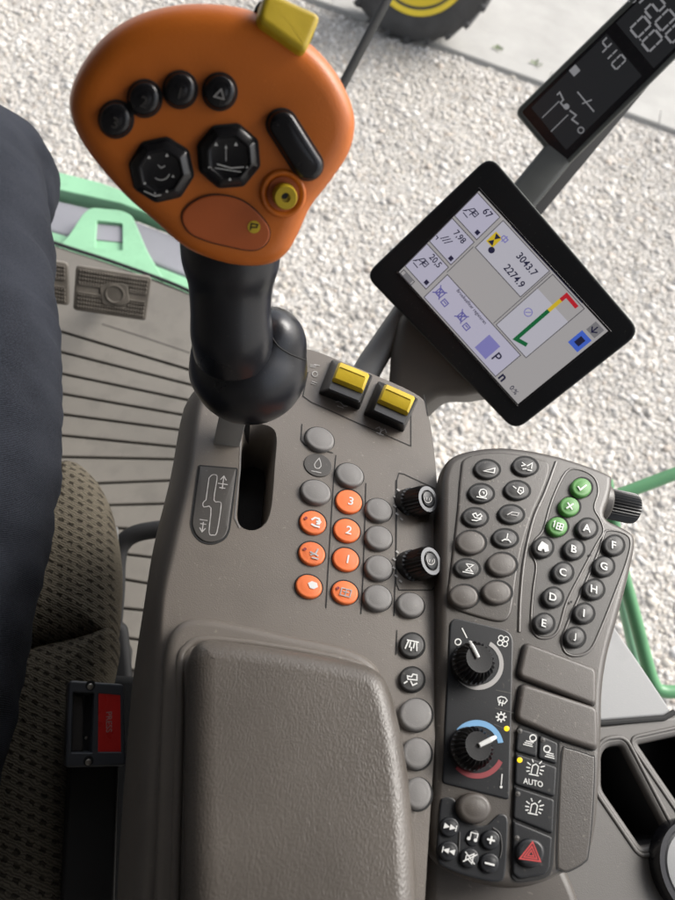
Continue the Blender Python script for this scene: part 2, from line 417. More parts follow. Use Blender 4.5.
def fabric():
    m, nt, b = new_mat('seat_fabric'); N = nt.nodes.new; L = nt.links.new
    tc = N('ShaderNodeTexCoord')
    mp = N('ShaderNodeMapping'); mp.inputs['Rotation'].default_value = (0, 0, .12); L(tc.outputs['Object'], mp.inputs['Vector'])
    nz = N('ShaderNodeTexNoise'); nz.inputs['Scale'].default_value = 260; nz.inputs['Detail'].default_value = 3; L(mp.outputs['Vector'], nz.inputs['Vector'])
    ad = N('ShaderNodeMixRGB'); ad.inputs['Fac'].default_value = .004; L(mp.outputs['Vector'], ad.inputs['Color1']); L(nz.outputs['Color'], ad.inputs['Color2'])
    br = N('ShaderNodeTexBrick'); br.offset = .5; br.inputs['Scale'].default_value = 1
    br.inputs['Brick Width'].default_value = .0098; br.inputs['Row Height'].default_value = .0076; br.inputs['Mortar Size'].default_value = .0030; br.inputs['Mortar Smooth'].default_value = .35
    br.inputs['Color1'].default_value = (0, 0, 0, 1); br.inputs['Color2'].default_value = (.1, .1, .1, 1); br.inputs['Mortar'].default_value = (1, 1, 1, 1)
    L(ad.outputs['Color'], br.inputs['Vector'])
    kn = N('ShaderNodeTexWave'); kn.bands_direction = 'Y'; kn.inputs['Scale'].default_value = 150; kn.inputs['Distortion'].default_value = 2; kn.inputs['Detail'].default_value = 2; L(ad.outputs['Color'], kn.inputs['Vector'])
    rp = N('ShaderNodeValToRGB'); rp.color_ramp.elements[0].color = (.048, .041, .032, 1); rp.color_ramp.elements[1].color = (.135, .118, .090, 1); L(br.outputs['Color'], rp.inputs['Fac'])
    mu = N('ShaderNodeMixRGB'); mu.blend_type = 'MULTIPLY'; mu.inputs['Fac'].default_value = .5; L(rp.outputs['Color'], mu.inputs['Color1']); L(kn.outputs['Color'], mu.inputs['Color2'])
    L(mu.outputs['Color'], b.inputs['Base Color']); b.inputs['Roughness'].default_value = .95; b.inputs['Specular IOR Level'].default_value = .1
    su = N('ShaderNodeMath'); su.operation = 'MULTIPLY_ADD'; su.inputs[1].default_value = .3; L(kn.outputs['Color'], su.inputs[0]); L(br.outputs['Color'], su.inputs[2])
    bp = N('ShaderNodeBump'); bp.inputs['Strength'].default_value = .8; bp.inputs['Distance'].default_value = .0016; L(su.outputs[0], bp.inputs['Height']); L(bp.outputs['Normal'], b.inputs['Normal']); return m
T['fabric'] = fabric()

def denim():
    m, nt, b = new_mat('dark_denim'); N = nt.nodes.new; L = nt.links.new
    tc = N('ShaderNodeTexCoord')
    mp = N('ShaderNodeMapping'); mp.inputs['Rotation'].default_value = (0, 0, .85); L(tc.outputs['Object'], mp.inputs['Vector'])
    w = N('ShaderNodeTexWave'); w.inputs['Scale'].default_value = 300; w.inputs['Distortion'].default_value = 3; w.inputs['Detail'].default_value = 3; w.inputs['Detail Scale'].default_value = 8; L(mp.outputs['Vector'], w.inputs['Vector'])
    n = N('ShaderNodeTexNoise'); n.inputs['Scale'].default_value = 700; n.inputs['Detail'].default_value = 3; L(tc.outputs['Object'], n.inputs['Vector'])
    n2 = N('ShaderNodeTexNoise'); n2.inputs['Scale'].default_value = 14; n2.inputs['Detail'].default_value = 5; L(tc.outputs['Object'], n2.inputs['Vector'])
    mx = N('ShaderNodeMath'); mx.operation = 'MULTIPLY'; L(w.outputs['Fac'], mx.inputs[0]); L(n.outputs['Fac'], mx.inputs[1])
    m2 = N('ShaderNodeMath'); m2.operation = 'MULTIPLY_ADD'; m2.inputs[1].default_value = .6; L(n2.outputs['Fac'], m2.inputs[0]); L(mx.outputs[0], m2.inputs[2])
    rp = N('ShaderNodeValToRGB'); rp.color_ramp.elements[0].position = .25; rp.color_ramp.elements[1].position = .8
    rp.color_ramp.elements[0].color = (.005, .006, .009, 1); rp.color_ramp.elements[1].color = (.036, .040, .052, 1)
    L(m2.outputs[0], rp.inputs['Fac']); L(rp.outputs['Color'], b.inputs['Base Color']); b.inputs['Roughness'].default_value = .9; b.inputs['Specular IOR Level'].default_value = .15
    bp = N('ShaderNodeBump'); bp.inputs['Strength'].default_value = .7; bp.inputs['Distance'].default_value = .0008; L(mx.outputs[0], bp.inputs['Height']); L(bp.outputs['Normal'], b.inputs['Normal']); return m
T['denim'] = denim()

def stone_mats():
    m, nt, b = new_mat('gravel_stone'); N = nt.nodes.new; L = nt.links.new
    at = N('ShaderNodeAttribute'); at.attribute_name = 'tint'
    tc = N('ShaderNodeTexCoord'); n = N('ShaderNodeTexNoise'); n.inputs['Scale'].default_value = 60; n.inputs['Detail'].default_value = 5; L(tc.outputs['Object'], n.inputs['Vector'])
    mr = N('ShaderNodeMapRange'); mr.inputs['To Min'].default_value = .65; mr.inputs['To Max'].default_value = 1.25; L(n.outputs['Fac'], mr.inputs['Value'])
    mu = N('ShaderNodeMixRGB'); mu.blend_type = 'MULTIPLY'; mu.inputs['Fac'].default_value = 1; L(at.outputs['Color'], mu.inputs['Color1']); L(mr.outputs['Result'], mu.inputs['Color2'])
    L(mu.outputs['Color'], b.inputs['Base Color']); b.inputs['Roughness'].default_value = .85
    g, nt, b2 = new_mat('ground_grit'); N = nt.nodes.new; L = nt.links.new
    tc = N('ShaderNodeTexCoord'); v = N('ShaderNodeTexVoronoi'); v.inputs['Scale'].default_value = 34; L(tc.outputs['Object'], v.inputs['Vector'])
    n = N('ShaderNodeTexNoise'); n.inputs['Scale'].default_value = 3; n.inputs['Detail'].default_value = 8; L(tc.outputs['Object'], n.inputs['Vector'])
    ad = N('ShaderNodeMath'); ad.operation = 'MULTIPLY_ADD'; ad.inputs[1].default_value = .7; L(n.outputs['Fac'], ad.inputs[0]); 
    sp = N('ShaderNodeSeparateColor'); L(v.outputs['Color'], sp.inputs['Color']); ml = N('ShaderNodeMath'); ml.operation = 'MULTIPLY'; ml.inputs[1].default_value = .5; L(sp.outputs[0], ml.inputs[0]); L(ml.outputs[0], ad.inputs[2])
    rp = N('ShaderNodeValToRGB'); rp.color_ramp.elements[0].position = .2; rp.color_ramp.elements[0].color = (.36, .335, .30, 1); rp.color_ramp.elements[1].position = .85; rp.color_ramp.elements[1].color = (.54, .515, .475, 1)
    L(ad.outputs[0], rp.inputs['Fac']); L(rp.outputs['Color'], b2.inputs['Base Color']); b2.inputs['Roughness'].default_value = .9
    bp = N('ShaderNodeBump'); bp.inputs['Strength'].default_value = .9; bp.inputs['Distance'].default_value = .02; L(v.outputs['Distance'], bp.inputs['Height']); bp.invert = True; L(bp.outputs['Normal'], b2.inputs['Normal'])
    c, nt, b3 = new_mat('concrete'); N = nt.nodes.new; L = nt.links.new
    tc = N('ShaderNodeTexCoord'); n = N('ShaderNodeTexNoise'); n.inputs['Scale'].default_value = 2.2; n.inputs['Detail'].default_value = 9; n.inputs['Roughness'].default_value = .65; L(tc.outputs['Object'], n.inputs['Vector'])
    rp = N('ShaderNodeValToRGB'); rp.color_ramp.elements[0].position = .3; rp.color_ramp.elements[0].color = (.29, .282, .264, 1); rp.color_ramp.elements[1].position = .7; rp.color_ramp.elements[1].color = (.37, .36, .338, 1)
    L(n.outputs['Fac'], rp.inputs['Fac']); L(rp.outputs['Color'], b3.inputs['Base Color']); b3.inputs['Roughness'].default_value = .9
    n2 = N('ShaderNodeTexNoise'); n2.inputs['Scale'].default_value = 90; n2.inputs['Detail'].default_value = 4; L(tc.outputs['Object'], n2.inputs['Vector'])
    bp = N('ShaderNodeBump'); bp.inputs['Strength'].default_value = .4; bp.inputs['Distance'].default_value = .004; L(n2.outputs['Fac'], bp.inputs['Height']); L(bp.outputs['Normal'], b3.inputs['Normal'])
    return m, g, c
T['stone'], T['grit'], T['concrete'] = stone_mats()

# ------------------------------------------------------------------ shared shapes
def ell(P, cx, cy, rx, ry, rot=0, h=0.0, n=32):
    ca, sa = cos(radians(rot)), sin(radians(rot)); out = []
    for k in range(n):
        a = 2 * pi * k / n; x, y = rx * cos(a), ry * sin(a); out.append(P.loc(cx + x * ca - y * sa, cy + x * sa + y * ca, h))
    return out
def key(P, cx, cy, rx, ry, rot, h, mat, parent, name='push_button', bev=.0011, dome=.0005, label=None, n=32, well=True, h0=-.004):
    mb = MB(); mb.slab(P, ell(P, cx, cy, rx, ry, rot, h, n), h0, h, bev, 4, False, dome)
    o = part(name, mb, mat, parent, label)
    while PEND: part('key_gap', PEND.pop(), T['line'], o)
    return o
PEND = []
def well(P, cx, cy, rx, ry, rot, mbw, h=.00015):
    """the dark moulded gap round a key, a sub-part of the key made next"""
    p = ccw(ell(P, cx, cy, rx, ry, rot)); m = MB(); m.cap(m.ring([P.w(q, h) for q in p])); PEND.append(m)

# ------------------------------------------------------------------ MAIN CONSOLE
CON = Plane(at_depth(330, 540, .40), (0, sin(radians(6)), cos(radians(6))))
con = thing('armrest_console', 'grey-brown armrest console with orange buttons, beside the denim leg', 'console', CON.w((0, 0), -.3))
front = [(206, 398), (232, 366), (270, 352), (306, 349), (345, 363), (414, 393), (427, 411)]
right = [(434, 450), (438, 500), (440, 560), (439, 640), (436, 720), (431, 800), (426, 880), (422, 960), (420, 1050)]
left = [(140, 1050), (148, 960), (155, 860), (160, 760), (163, 680), (165, 605), (178, 545), (192, 480)]
top_px = front + right + left
top = [CON.loc(x, y) for x, y in top_px]
low_h = -.05
low = [CON.loc(x, y) + Vector((0, .004)) for x, y in front] + [CON.loc(x, y) for x, y in right] + \
      [CON.loc(x, y, low_h) for x, y in [(112, 1050), (115, 960), (119, 860), (126, 760), (133, 680), (144, 605), (154, 545), (170, 480)]]
low[0] = CON.loc(189, 398, low_h)
T2 = smooth_closed(top, 5); L2 = smooth_closed(low, 5)
if area2(T2) < 0: T2.reverse(); L2.reverse()
slot_px = [(243, 452), (252, 425), (270, 427), (277, 440), (273, 500), (269, 520), (255, 531), (239, 527), (235, 510), (238, 480)]
slot = smooth_closed(CON.locs([(240, 440), (246, 426), (262, 424), (276, 433), (275, 465), (271, 510), (262, 527), (247, 530), (236, 518), (238, 480)]), 5)
shaft_hole = CON.locs([(214, 408), (240, 412), (240, 446), (214, 449)])
mb = MB()
rings = [mb.ring([CON.w(a * (1 - t) + b * t, -.05 * (1 - cos(t * pi / 2)) if t < 1 else -.05) for a, b in zip(T2, L2)]) for t in (1, .8, .55, .3, .14, .05, 0)]
deep = mb.ring([CON.w(b + Vector((0, 0)), -.26) for b in L2])
mb.bridge(deep, rings[0])
for a, b in zip(rings, rings[1:]): mb.bridge(a, b)
inn = inset(T2, .0012); ri = mb.ring([CON.w(q, 0) for q in inn]); mb.bridge(rings[-1], ri)
hp = ccw(slot); ht = mb.ring([CON.w(q, 0) for q in hp])
hm = mb.ring([CON.w(q, -.0015) for q in inset(hp, .001)]); hl = mb.ring([CON.w(q, -.05) for q in inset(hp, .003)])
mb.bridge(hm, ht); mb.bridge(hl, hm); mb.cap(hl)
idx = ri + ht
for t in tessellate_polygon([[CON.w(q, 0) for q in inn], [CON.w(q, 0) for q in hp]]):
    a, b, c = (idx[k] for k in t); nn = (mb.v[b] - mb.v[a]).cross(mb.v[c] - mb.v[a])
    mb.f.append((a, b, c) if nn.dot(CON.n) > 0 else (a, c, b))
body = part('console_body', mb, T['console'], con, sharp=50)
mb = MB(); mb.slab(CON, inset(ccw(slot), .0034), -.0485, -.047); part('slot_liner', mb, T['blackmatt'], body)

# armrest housing and pad
hs = smooth_closed(CON.locs([(162, 690), (164, 655), (170, 633), (183, 620), (204, 617), (240, 623), (290, 634), (345, 646), (376, 664), (388, 700), (398, 770), (405, 860), (409, 960), (410, 1050), (150, 1050), (154, 900), (160, 740)], .008), 6)
mb = MB(); mb.slab(CON, hs, -.01, .010, .0055, 6, False); part('armrest_housing', mb, T['console'], con)
lip = smooth_open(CON.locs([(172, 1050), (176, 860), (180, 720), (180, 665), (186, 648), (205, 640), (260, 645), (330, 657), (362, 667), (378, 684), (384, 700)], .010), 6)
mb = MB(); mb.ridge(CON, lip, .0020, .010, False, 10); part('housing_lip', mb, T['console'], con)
pad = smooth_closed(CON.locs([(187, 690), (188, 664), (199, 648), (225, 647), (290, 656), (345, 666), (370, 674), (384, 690), (394, 725), (403, 775), (409, 840), (412, 900), (414, 960), (415, 1050), (184, 1050), (184, 900), (185, 790)], .013), 6)
mb = MB(); mb.slab(CON, pad, .004, .031, .0125, 9, False); part('armrest_pad', mb, T['pad'], con, 'padded dark grey vinyl armrest', sharp=60)

# moulded plates and seams on the console
mbw = MB()
A = Art(CON, .0003)
for ln, w in (([(336, 455), (334, 475), (330, 540), (326, 608)], .9), ([(366, 483), (365, 520), (363, 580), (361, 614)], .9), ([(396, 480), (396, 560), (394, 616)], .9),
              ([(302, 424), (301, 440), (305, 445), (333, 453)], 1.0),
              ([(308, 372), (303, 396), (311, 402), (360, 424), (411, 446), (411, 410)], .8),
              ([(399, 590), (396, 583), (397, 480), (399, 473), (404, 474), (436, 489)], .9), ([(399, 590), (432, 590), (435, 586), (434, 520)], .9),
              ([(424, 395), (428, 416)], .7), ([(397, 630), (396, 655)], .8)):
    A.strip(ln, w)
part('panel_seam', A.mb, T['line'], body)
GREY = [(320, 438, 15, 11.3, 22), (350, 474, 14.5, 11.3, 24), (316, 491, 15.5, 11.8, 18), (379, 509, 13.8, 11.2, 24), (379, 537, 14, 11.8, 20), (379, 567, 14.2, 12.2, 20), (378, 597, 14.6, 12.8, 18), (411, 604, 14, 12.2, 20)]
for x, y, a, b, r in GREY:
    well(CON, x - .6, y + 1.6, a + .9, b + .9, r, mbw); key(CON, x, y, a, b, r, .0035, T['greycap'], con, 'blank_cap', bev=.0018, dome=.0006)
for x, y, a, b, r in ((416, 714, 16.5, 16.5, 0), (417, 753, 15, 16, 0), (418, 793, 14, 16.5, 0)):
    well(CON, x, y + 1.4, a + 1, b + 1, r, mbw); key(CON, x, y, a, b, r, .0035, T['greycap'], con, 'blank_cap', bev=.0018, dome=.0004)
OR = [(313, 522, 'turn'), (312, 553, 'auger'), (309, 586, 'spout'), (349, 501, '3'), (347, 530, '2'), (346, 559, '1'), (345, 592, 'book')]
for x, y, g in OR:
    well(CON, x - .2, y + .6, 14.8, 12.5, 22, mbw); o = key(CON, x, y, 13.6, 11.4, 22, .0022, T['orangekey'], con, 'push_button', bev=.0012, dome=.0005, label='orange button marked ' + ('with a number ' + g if len(g) == 1 else 'with a machine symbol'))
    I = Art(CON, .0030)
    if len(g) == 1: I.text(g, x + 2, y, 8.5, 14, .012); part('numeral', I.mb, T['white'] if g != '1' else T['white'], o)
    else:
        if g == 'turn': I.rel(x + 3, y, 15, 1, [[(-5, -1), (-2, -4), (2, -4), (4, -1), (1, 2)], [(-4, 3), (0, 4), (5, 4)], [(0, -1), (4, -1), (3, 2)]], 2.0)
        elif g == 'auger': I.rel(x + 3, y, 15, 1, [[(-4, 3), (1, 0), (2, -5)], [(-5, 0), (4, 2)], [(-2, 5), (5, 5)]], 1.6)
        elif g == 'spout': I.poly([(x - 1, y - 3), (x + 3, y - 5), (x + 8, y - 3), (x + 9, y + 1), (x + 5, y + 3), (x + 1, y + 2)])
        else: I.rel(x + 1, y, 15, 1, [['c', (-5, -3), (5, -3), (5, 4), (-5, 4)], [(0, -3), (0, 4)], [(-3, 0), (3, 0)]], 1.1)
        part('icon', I.mb, T['white'] if g in ('turn', 'spout') else T['worn'], o)
        if g != 'spout':
            D = Art(CON, .0030); D.disc(x - 7, y - 4, 1.6); part('indicator', D.mb, T['darkred'], o)
# drop-symbol membrane
o = key(CON, 318, 465, 14.5, 11.2, 20, .0007, T['plate'], con, 'membrane_key', bev=.0004, dome=0)
I = Art(CON, .0010); I.rel(318, 464, 12, 1, [['c', (0, -6), (2.6, -1.5), (3.4, 1.5), (2, 4), (0, 4.6), (-2, 4), (-3.4, 1.5), (-2.6, -1.5)], ], .9); I.rel(318, 464, 12, 1, [[(-5, 8), (5, 8)]], 1.0); part('icon', I.mb, T['worn'], o)
# black icon keys
mbw = MB()
for x, y, kind in ((412, 645, 'a'), (412, 679, 'b')):
    well(CON, x, y + .8, 13.6, 13.6, 0, mbw, .0002); o = key(CON, x, y, 12.4, 12.2, 0, .0026, T['oval'], con, 'push_button', label='round black button with white ' + ('header symbol' if kind == 'a' else 'harvester symbol'))
    I = Art(CON, .0034)
    if kind == 'a': I.rel(x, y, 12, 1, [[(-6, -4), (6, -4)], [(-4, -4), (-6, 5)], [(4, -4), (6, 5)], [(-2, -3), (-2, 3)], [(2, -3), (2, 3)], [(0, 2), (0, 6)]], 1.3)
    else: I.rel(x, y, 12, 1, [['c', (-5, -2), (-1, -2), (0, -5), (4, -5), (5, 0), (-4, 1)], [(-4, 3), (-7, 6)], [(-1, 2), (2, 6), (6, 3)]], 1.3)
    part('icon', I.mb, T['white'], o)
# shift pattern plate
pl = CON.locs([(199, 466), (237, 469), (229, 530), (225, 539), (214, 544), (203, 543), (194, 535), (191, 524)])
pl = round_poly(pl, [.001, .001, .002, .004, .005, .005, .004, .002], 4)
mb = MB(); mb.slab(CON, inset(ccw(pl), -.0007), -.001, .0003); part('plate_seam', mb, T['line'], body)
mb = MB(); mb.slab(CON, inset(ccw(pl), .0006), -.001, .0009, .0004, 2); o = part('shift_pattern_plate', mb, T['plate'], con)
I = Art(CON, .0011)
I.strip(smooth_open([Vector(p) for p in [(209, 478), (212, 475), (216, 475), (217, 479), (214, 500), (220, 502), (221, 507), (217, 532), (213, 535), (209, 532), (211, 508), (204, 507), (203, 503), (206, 500)]], 3) + [Vector((209, 478))], .9)
I.rel(223, 483, 8, 1, [[(0, 6), (0, -6)], [(-3, -3), (0, -7), (3, -3)], [(-5, 1), (5, 1)], [(-3, 5), (3, 5)]], 1.0)
I.rel(203, 525, 8, 1, [[(-4, -5), (4, -5)], [(-3, -1), (3, -1)], [(0, -3), (0, 7)], [(-3, 3), (0, 7), (3, 3)]], 1.0)
part('icon', I.mb, T['worn'], o)
# lever mark at the slot
I = Art(CON, .0004); I.strip([(241, 440), (240, 470), (236, 505), (235, 518), (240, 528)], 1.4); part('slot_edge', I.mb, T['greycap'], body)
# yellow rocker switches
def rocker(cx, cy, a):
    ca, sa = cos(radians(a)), sin(radians(a))
    q = lambda x, y: (cx + 1.1 * (x * ca - y * sa), cy + 1.1 * (x * sa + y * ca))
    mb = MB(); P = CON
    base = P.locs([q(-21, -17), q(19, -17), q(19, 15), q(-21, 15)])
    tp = P.locs([q(-15, -17), q(17, -18), q(17, 8), q(-15, 8)], .013)
    b = ccw(round_poly(base, .002, 3)); t = ccw(round_poly(tp, .002, 3))
    r1 = mb.ring([P.w(p, -.002) for p in b]); r1b = mb.ring([P.w(p, .002) for p in b]); r2 = mb.ring([P.w(p, .012) for p in t]); r3 = mb.ring([P.w(p, .013) for p in inset(t, .001)])
    mb.bridge(r1, r1b); mb.bridge(r1b, r2); mb.bridge(r2, r3); mb.cap(r3)
    sw = part('rocker_switch', mb, T['black'], con)
    mb = MB()
    yk = []
    prof = [(-17, .0145), (-14, .0185), (-8, .0200), (-4, .0185), (-1, .0165), (0, .0135)]
    for x in (-14, -12, 14, 16):
        yk.append(mb.ring([P.w(P.loc(*q(x, y), .013), h - (.0015 if x in (-14, 16) else 0)) for y, h in prof]))
    for a1, b1 in zip(yk, yk[1:]): mb.bridge(b1, a1, closed=False)
    for e in (yk[0], yk[-1]):
        bt = mb.ring([mb.v[i] - P.n * .012 for i in e]); mb.bridge(e, bt, closed=False) if e is yk[0] else mb.bridge(bt, e, closed=False)
    k0 = len(yk[0]) - 1
    f1 = [r[k0] for r in yk]; bt = mb.ring([mb.v[i] - P.n * .012 for i in f1]); mb.bridge(f1, bt, closed=False)
    part('rocker_key', mb, T['yellow'], sw, sharp=30)
    I = MB(); 
    for yy in (-8.5,):
        I.tube([P.w(P.loc(*q(x, yy), .013), .0200) for x in (-11, 13)], .0007, 6)
    part('rocker_rib', I, T['yellow'], sw)
rocker(346, 387, 22); rocker(391, 409, 24)
I = Art(CON, .0005)
I.text('II', 313, 366, 5, 100); I.arc(315, 374, 2.6, 1, n=12); I.text('I', 317, 365, 5, 100); I.text('=', 314, 383, 3, 20)
I.rel(341, 404, 20, 1, [[(-6, 0), (-2, -2), (3, 1), (7, 0)], [(-3, 3), (4, 3)]], 1.2); I.rel(381, 431, 22, 1, [[(-6, 0), (-3, -3), (0, 0), (3, -3), (6, 0)], [(-4, 3), (4, 3)], [(0, -3), (0, 4)]], 1.2)
for cx, cy in ((405, 503), (404, 565)):
    for a in (110, 140, 170, 200, 230): I.rel(cx + 17 * cos(radians(a)) * .6, cy + 17 * sin(radians(a)), 0, 1, [[(-1.4, -1), (1.2, 1.2)]], 1.8)
part('console_icon', I.mb, T['worn'], body)
# two ribbed dials leaning to the right
for bx, by, tx, ty in ((409, 504, 428, 499), (411, 567, 431, 561)):
    b0 = CON.hit(bx, by, -.002); t0 = CON.hit(tx, ty, .013); ax = (t0 - b0); L = ax.length; R = .0092
    mb = MB(); mb.lathe(b0, ax, [(R * 1.1, -.006), (R * 1.12, .003), (R * 1.04, .004), (R * 1.04, L * .8), (R * .98, L - .0012), (R * .92, L), (R * .62, L), (R * .56, L - .0009), (0, L - .0005)], 96, 24, .0011, 2, 5)
    kn = part('dial', mb, T['black'], con, sharp=30)
    mb = MB(); mb.lathe(b0, ax, [(R * .90, L + .0001), (R * .66, L + .00012)], 48, 0)
    mb.f.pop()
    part('dial_ring', mb, T['dialring'], kn)
    mb = MB(); mb.lathe(b0, ax, [(R * .54, L - .001), (R * .52, L + .0004), (R * .46, L + .0006)], 32); part('dial_cap', mb, T['panel'], kn)
    PD = Plane(b0 + ax.normalized() * (L + .0008), ax); I = Art(PD, .0001); I.arc(tx, ty, 3.6, .6, -40, 200, n=14); I.rel(tx, ty, 10, .7, [[(-2, -2), (-2, 2)], [(2, -2), (2, 2)]], .6); part('icon', I.mb, T['worn'], kn)

# ------------------------------------------------------------------ CONTROL POD
POD = Plane(CON.hit(440, 660, .006), (0, .0, 1))
pod = thing('control_pod', 'dark pod of lettered keys, climate knobs and hazard switch, right of the orange-buttoned console', 'control panel', POD.w((.05, 0), -.2))
pod_px = [(441, 500), (443, 472), (452, 456), (475, 448), (510, 446), (560, 455), (608, 472), (614, 482), (611, 500), (607, 516), (622, 525), (634, 533), (637, 545), (631, 575), (620, 618), (610, 655), (605, 690), (604, 730), (602, 780), (598, 830), (588, 858), (560, 877), (525, 888), (490, 886), (455, 872), (438, 858), (432, 835), (433, 780), (436, 700), (439, 600)]
po = smooth_closed(POD.locs(pod_px), 5)
mb = MB(); p = ccw(po); prev = None
for d, h in ((.016, -.12), (.010, -.045), (.0015, -.020), (0, -.012), (0, -.005), (.0004, -.003), (.0014, -.0013), (.003, -.0003), (.0045, 0), (.0052, 0)):
    r = mb.ring([POD.w(q, h) for q in inset(p, d)])
    if prev: mb.bridge(prev, r)
    prev = r
mb.cap(prev)
pbody = part('pod_body', mb, T['pod'], pod, sharp=50)
# left key field, a plate
mb = MB(); mb.slab(POD, smooth_closed(POD.locs([(466, 458), (500, 453), (540, 460), (549, 468), (543, 490), (530, 520), (519, 560), (513, 600), (509, 617), (498, 622), (470, 615), (453, 608), (447, 598), (450, 570), (457, 510), (460, 475)]), 4), -.002, .0011, .0010, 3, False)
part('key_plate', mb, T['pod'], pod)
# bead-edged key fields
mb = MB()
f1 = smooth_closed(POD.locs([(566, 472), (580, 470), (594, 478), (598, 492), (594, 508), (600, 520), (603, 532), (596, 545), (580, 575), (566, 603), (558, 630), (548, 638), (536, 636), (531, 622), (533, 590), (536, 566), (531, 552), (535, 540), (543, 530), (552, 500)]), 4)
mb.ridge(POD, f1, .00085, 0, True)
f2 = smooth_closed(POD.locs([(606, 531), (620, 532), (630, 540), (627, 560), (614, 595), (600, 630), (590, 650), (576, 656), (565, 652), (562, 640), (568, 622), (582, 590), (597, 555), (602, 540)]), 4)
mb.ridge(POD, f2, .00085, 0, True)
part('key_field_bead', mb, T['bead'], pod)
mb = MB(); mb.slab(POD, inset(ccw(f1), .0009), -.001, .0003); mb.slab(POD, inset(ccw(f2), .0009), -.001, .0003); part('key_field', mb, T['plate'], pod)
mb = MB()
mb.ridge(POD, smooth_open(POD.locs([(556, 462), (545, 492), (533, 520), (524, 560), (520, 600), (519, 632)]), 6), .0011, 0, False); part('key_field_bead', mb, T['bead'], pod)
mbw = MB()
OV = [(487, 469, 0), (481, 493, 1), (475, 517, 2), (467, 568, 3), (525, 466, 4), (517, 490, 5), (511, 514, 6), (505, 538, 7)]
ICO = {0: [['c', (-5, 3), (6, 3), (6, -2)]], 1: [['c', (-3, -3), (0, -4), (3, -3), (4, 0), (3, 3), (0, 4), (-3, 3), (-4, 0)], [(-1, -1), (1, -1), (1, 1)], [(-6, 5), (5, 5)]],
       2: [['c', (-5, -2), (-2, -4), (0, -1), (3, -4), (5, -2), (3, 1), (-2, 1)], [(-5, 4), (0, 4), (5, 1)]], 3: [[(-4, -4), (4, -4), (-3, 3), (4, 3), (-4, -4)], [(-6, 5), (6, 5)]],
       4: [[(-6, -3), (-2, -1), (-6, 1)], [(0, 0), (5, -4), (5, 2)], [(-4, 4), (0, 3)], [(1, 4), (6, 4)]], 5: [[(-7, -3), (-3, -1)], ['c', (0, -3), (4, -3), (5, 1), (2, 4), (-1, 2)], [(1, 0), (3, 1)]],
       6: [[(-6, 2), (-1, -2), (6, -2), (5, 1), (-2, 1)]], 7: [[(0, -5), (0, 1)], [(-3, 2), (3, 2)], [(-5, 4), (-1, 1)], [(5, 4), (1, 1)]]}
for x, y, k in OV:
    well(POD, x, y + .9, 13.6, 10.2, 8, mbw, .0013); o = key(POD, x, y, 12.6, 9.2, 8, .0034, T['oval'], pod, bev=.0013, dome=.0008)
    I = Art(POD, .0044); I.rel(x + 2, y, 10, .95, ICO[k], 1.05); part('icon', I.mb, T['white'] if k not in (6,) else T['worn'], o)
for x, y in ((471, 542), (464, 596), (502, 564), (497, 592)):
    well(POD, x, y + 1, 15.6, 12.7, 6, mbw, .0013); key(POD, x, y, 14.8, 11.8, 6, .0040, T['cap'], pod, 'blank_cap', bev=.0018, dome=.0004)
for x, y, t in ((582, 487, 'v'), (570, 506, 'x'), (558, 526, 's')):
    well(POD, x, y + .7, 11.2, 10.6, 12, mbw, .0005); o = key(POD, x, y, 10.3, 9.6, 12, .0034, T['green'], pod, bev=.0016, dome=.0008, label='green button marked with ' + {'v': 'a tick', 'x': 'a cross', 's': 'a page symbol'}[t])
    I = Art(POD, .0044)
    if t == 'v': I.rel(x, y, 12, 1, [[(-4, 0), (-1, 3), (4, -3)]], 1.5)
    elif t == 'x': I.rel(x, y, 12, 1, [[(-3, -3), (3, 3)], [(3, -3), (-3, 3)]], 1.4)
    else: I.rel(x, y, 15, 1, [[(-5, -3), (-4, -4), (-4, 2)], ['c', (-1, -3), (5, -3), (5, 3), (-1, 3)], [(-1, 0), (5, 0)], [(2, -3), (2, 3)]], 1.1)
    part('icon', I.mb, T['white'], o)
for t, x, y in (('A', 587, 528), ('B', 574, 549), ('C', 563, 572), ('D', 553, 597), ('E', 544, 623), ('F', 614, 545), ('G', 604, 566), ('H', 594, 589), ('I', 584, 613), ('J', 575, 637), ('home', 543, 547)):
    well(POD, x, y + .7, 11.2, 11.2, 0, mbw, .0005); o = key(POD, x, y, 10.3, 10.2, 0, .0034, T['oval'], pod, bev=.0016, dome=.0006, label='round dark button marked ' + (t if len(t) == 1 else 'with a house'))
    I = Art(POD, .0042)
    if len(t) == 1: I.text(t, x, y, 7.6, 17, .022); part('letter', I.mb, T['white'], o)
    else:
        I.poly([(x - 5, y + 0), (x - 1, y - 6), (x + 5, y - 2), (x + 6, y + 4), (x + 2, y + 5), (x + 1, y + 2), (x - 1, y + 2), (x - 1.5, y + 4), (x - 5, y + 3)]); part('icon', I.mb, T['white'], o)
for x, y in ((590, 555), (571, 602)): A = Art(POD, .0011); A.disc(x, y, 1.3); part('screw_hole', A.mb, T['line'], pbody)
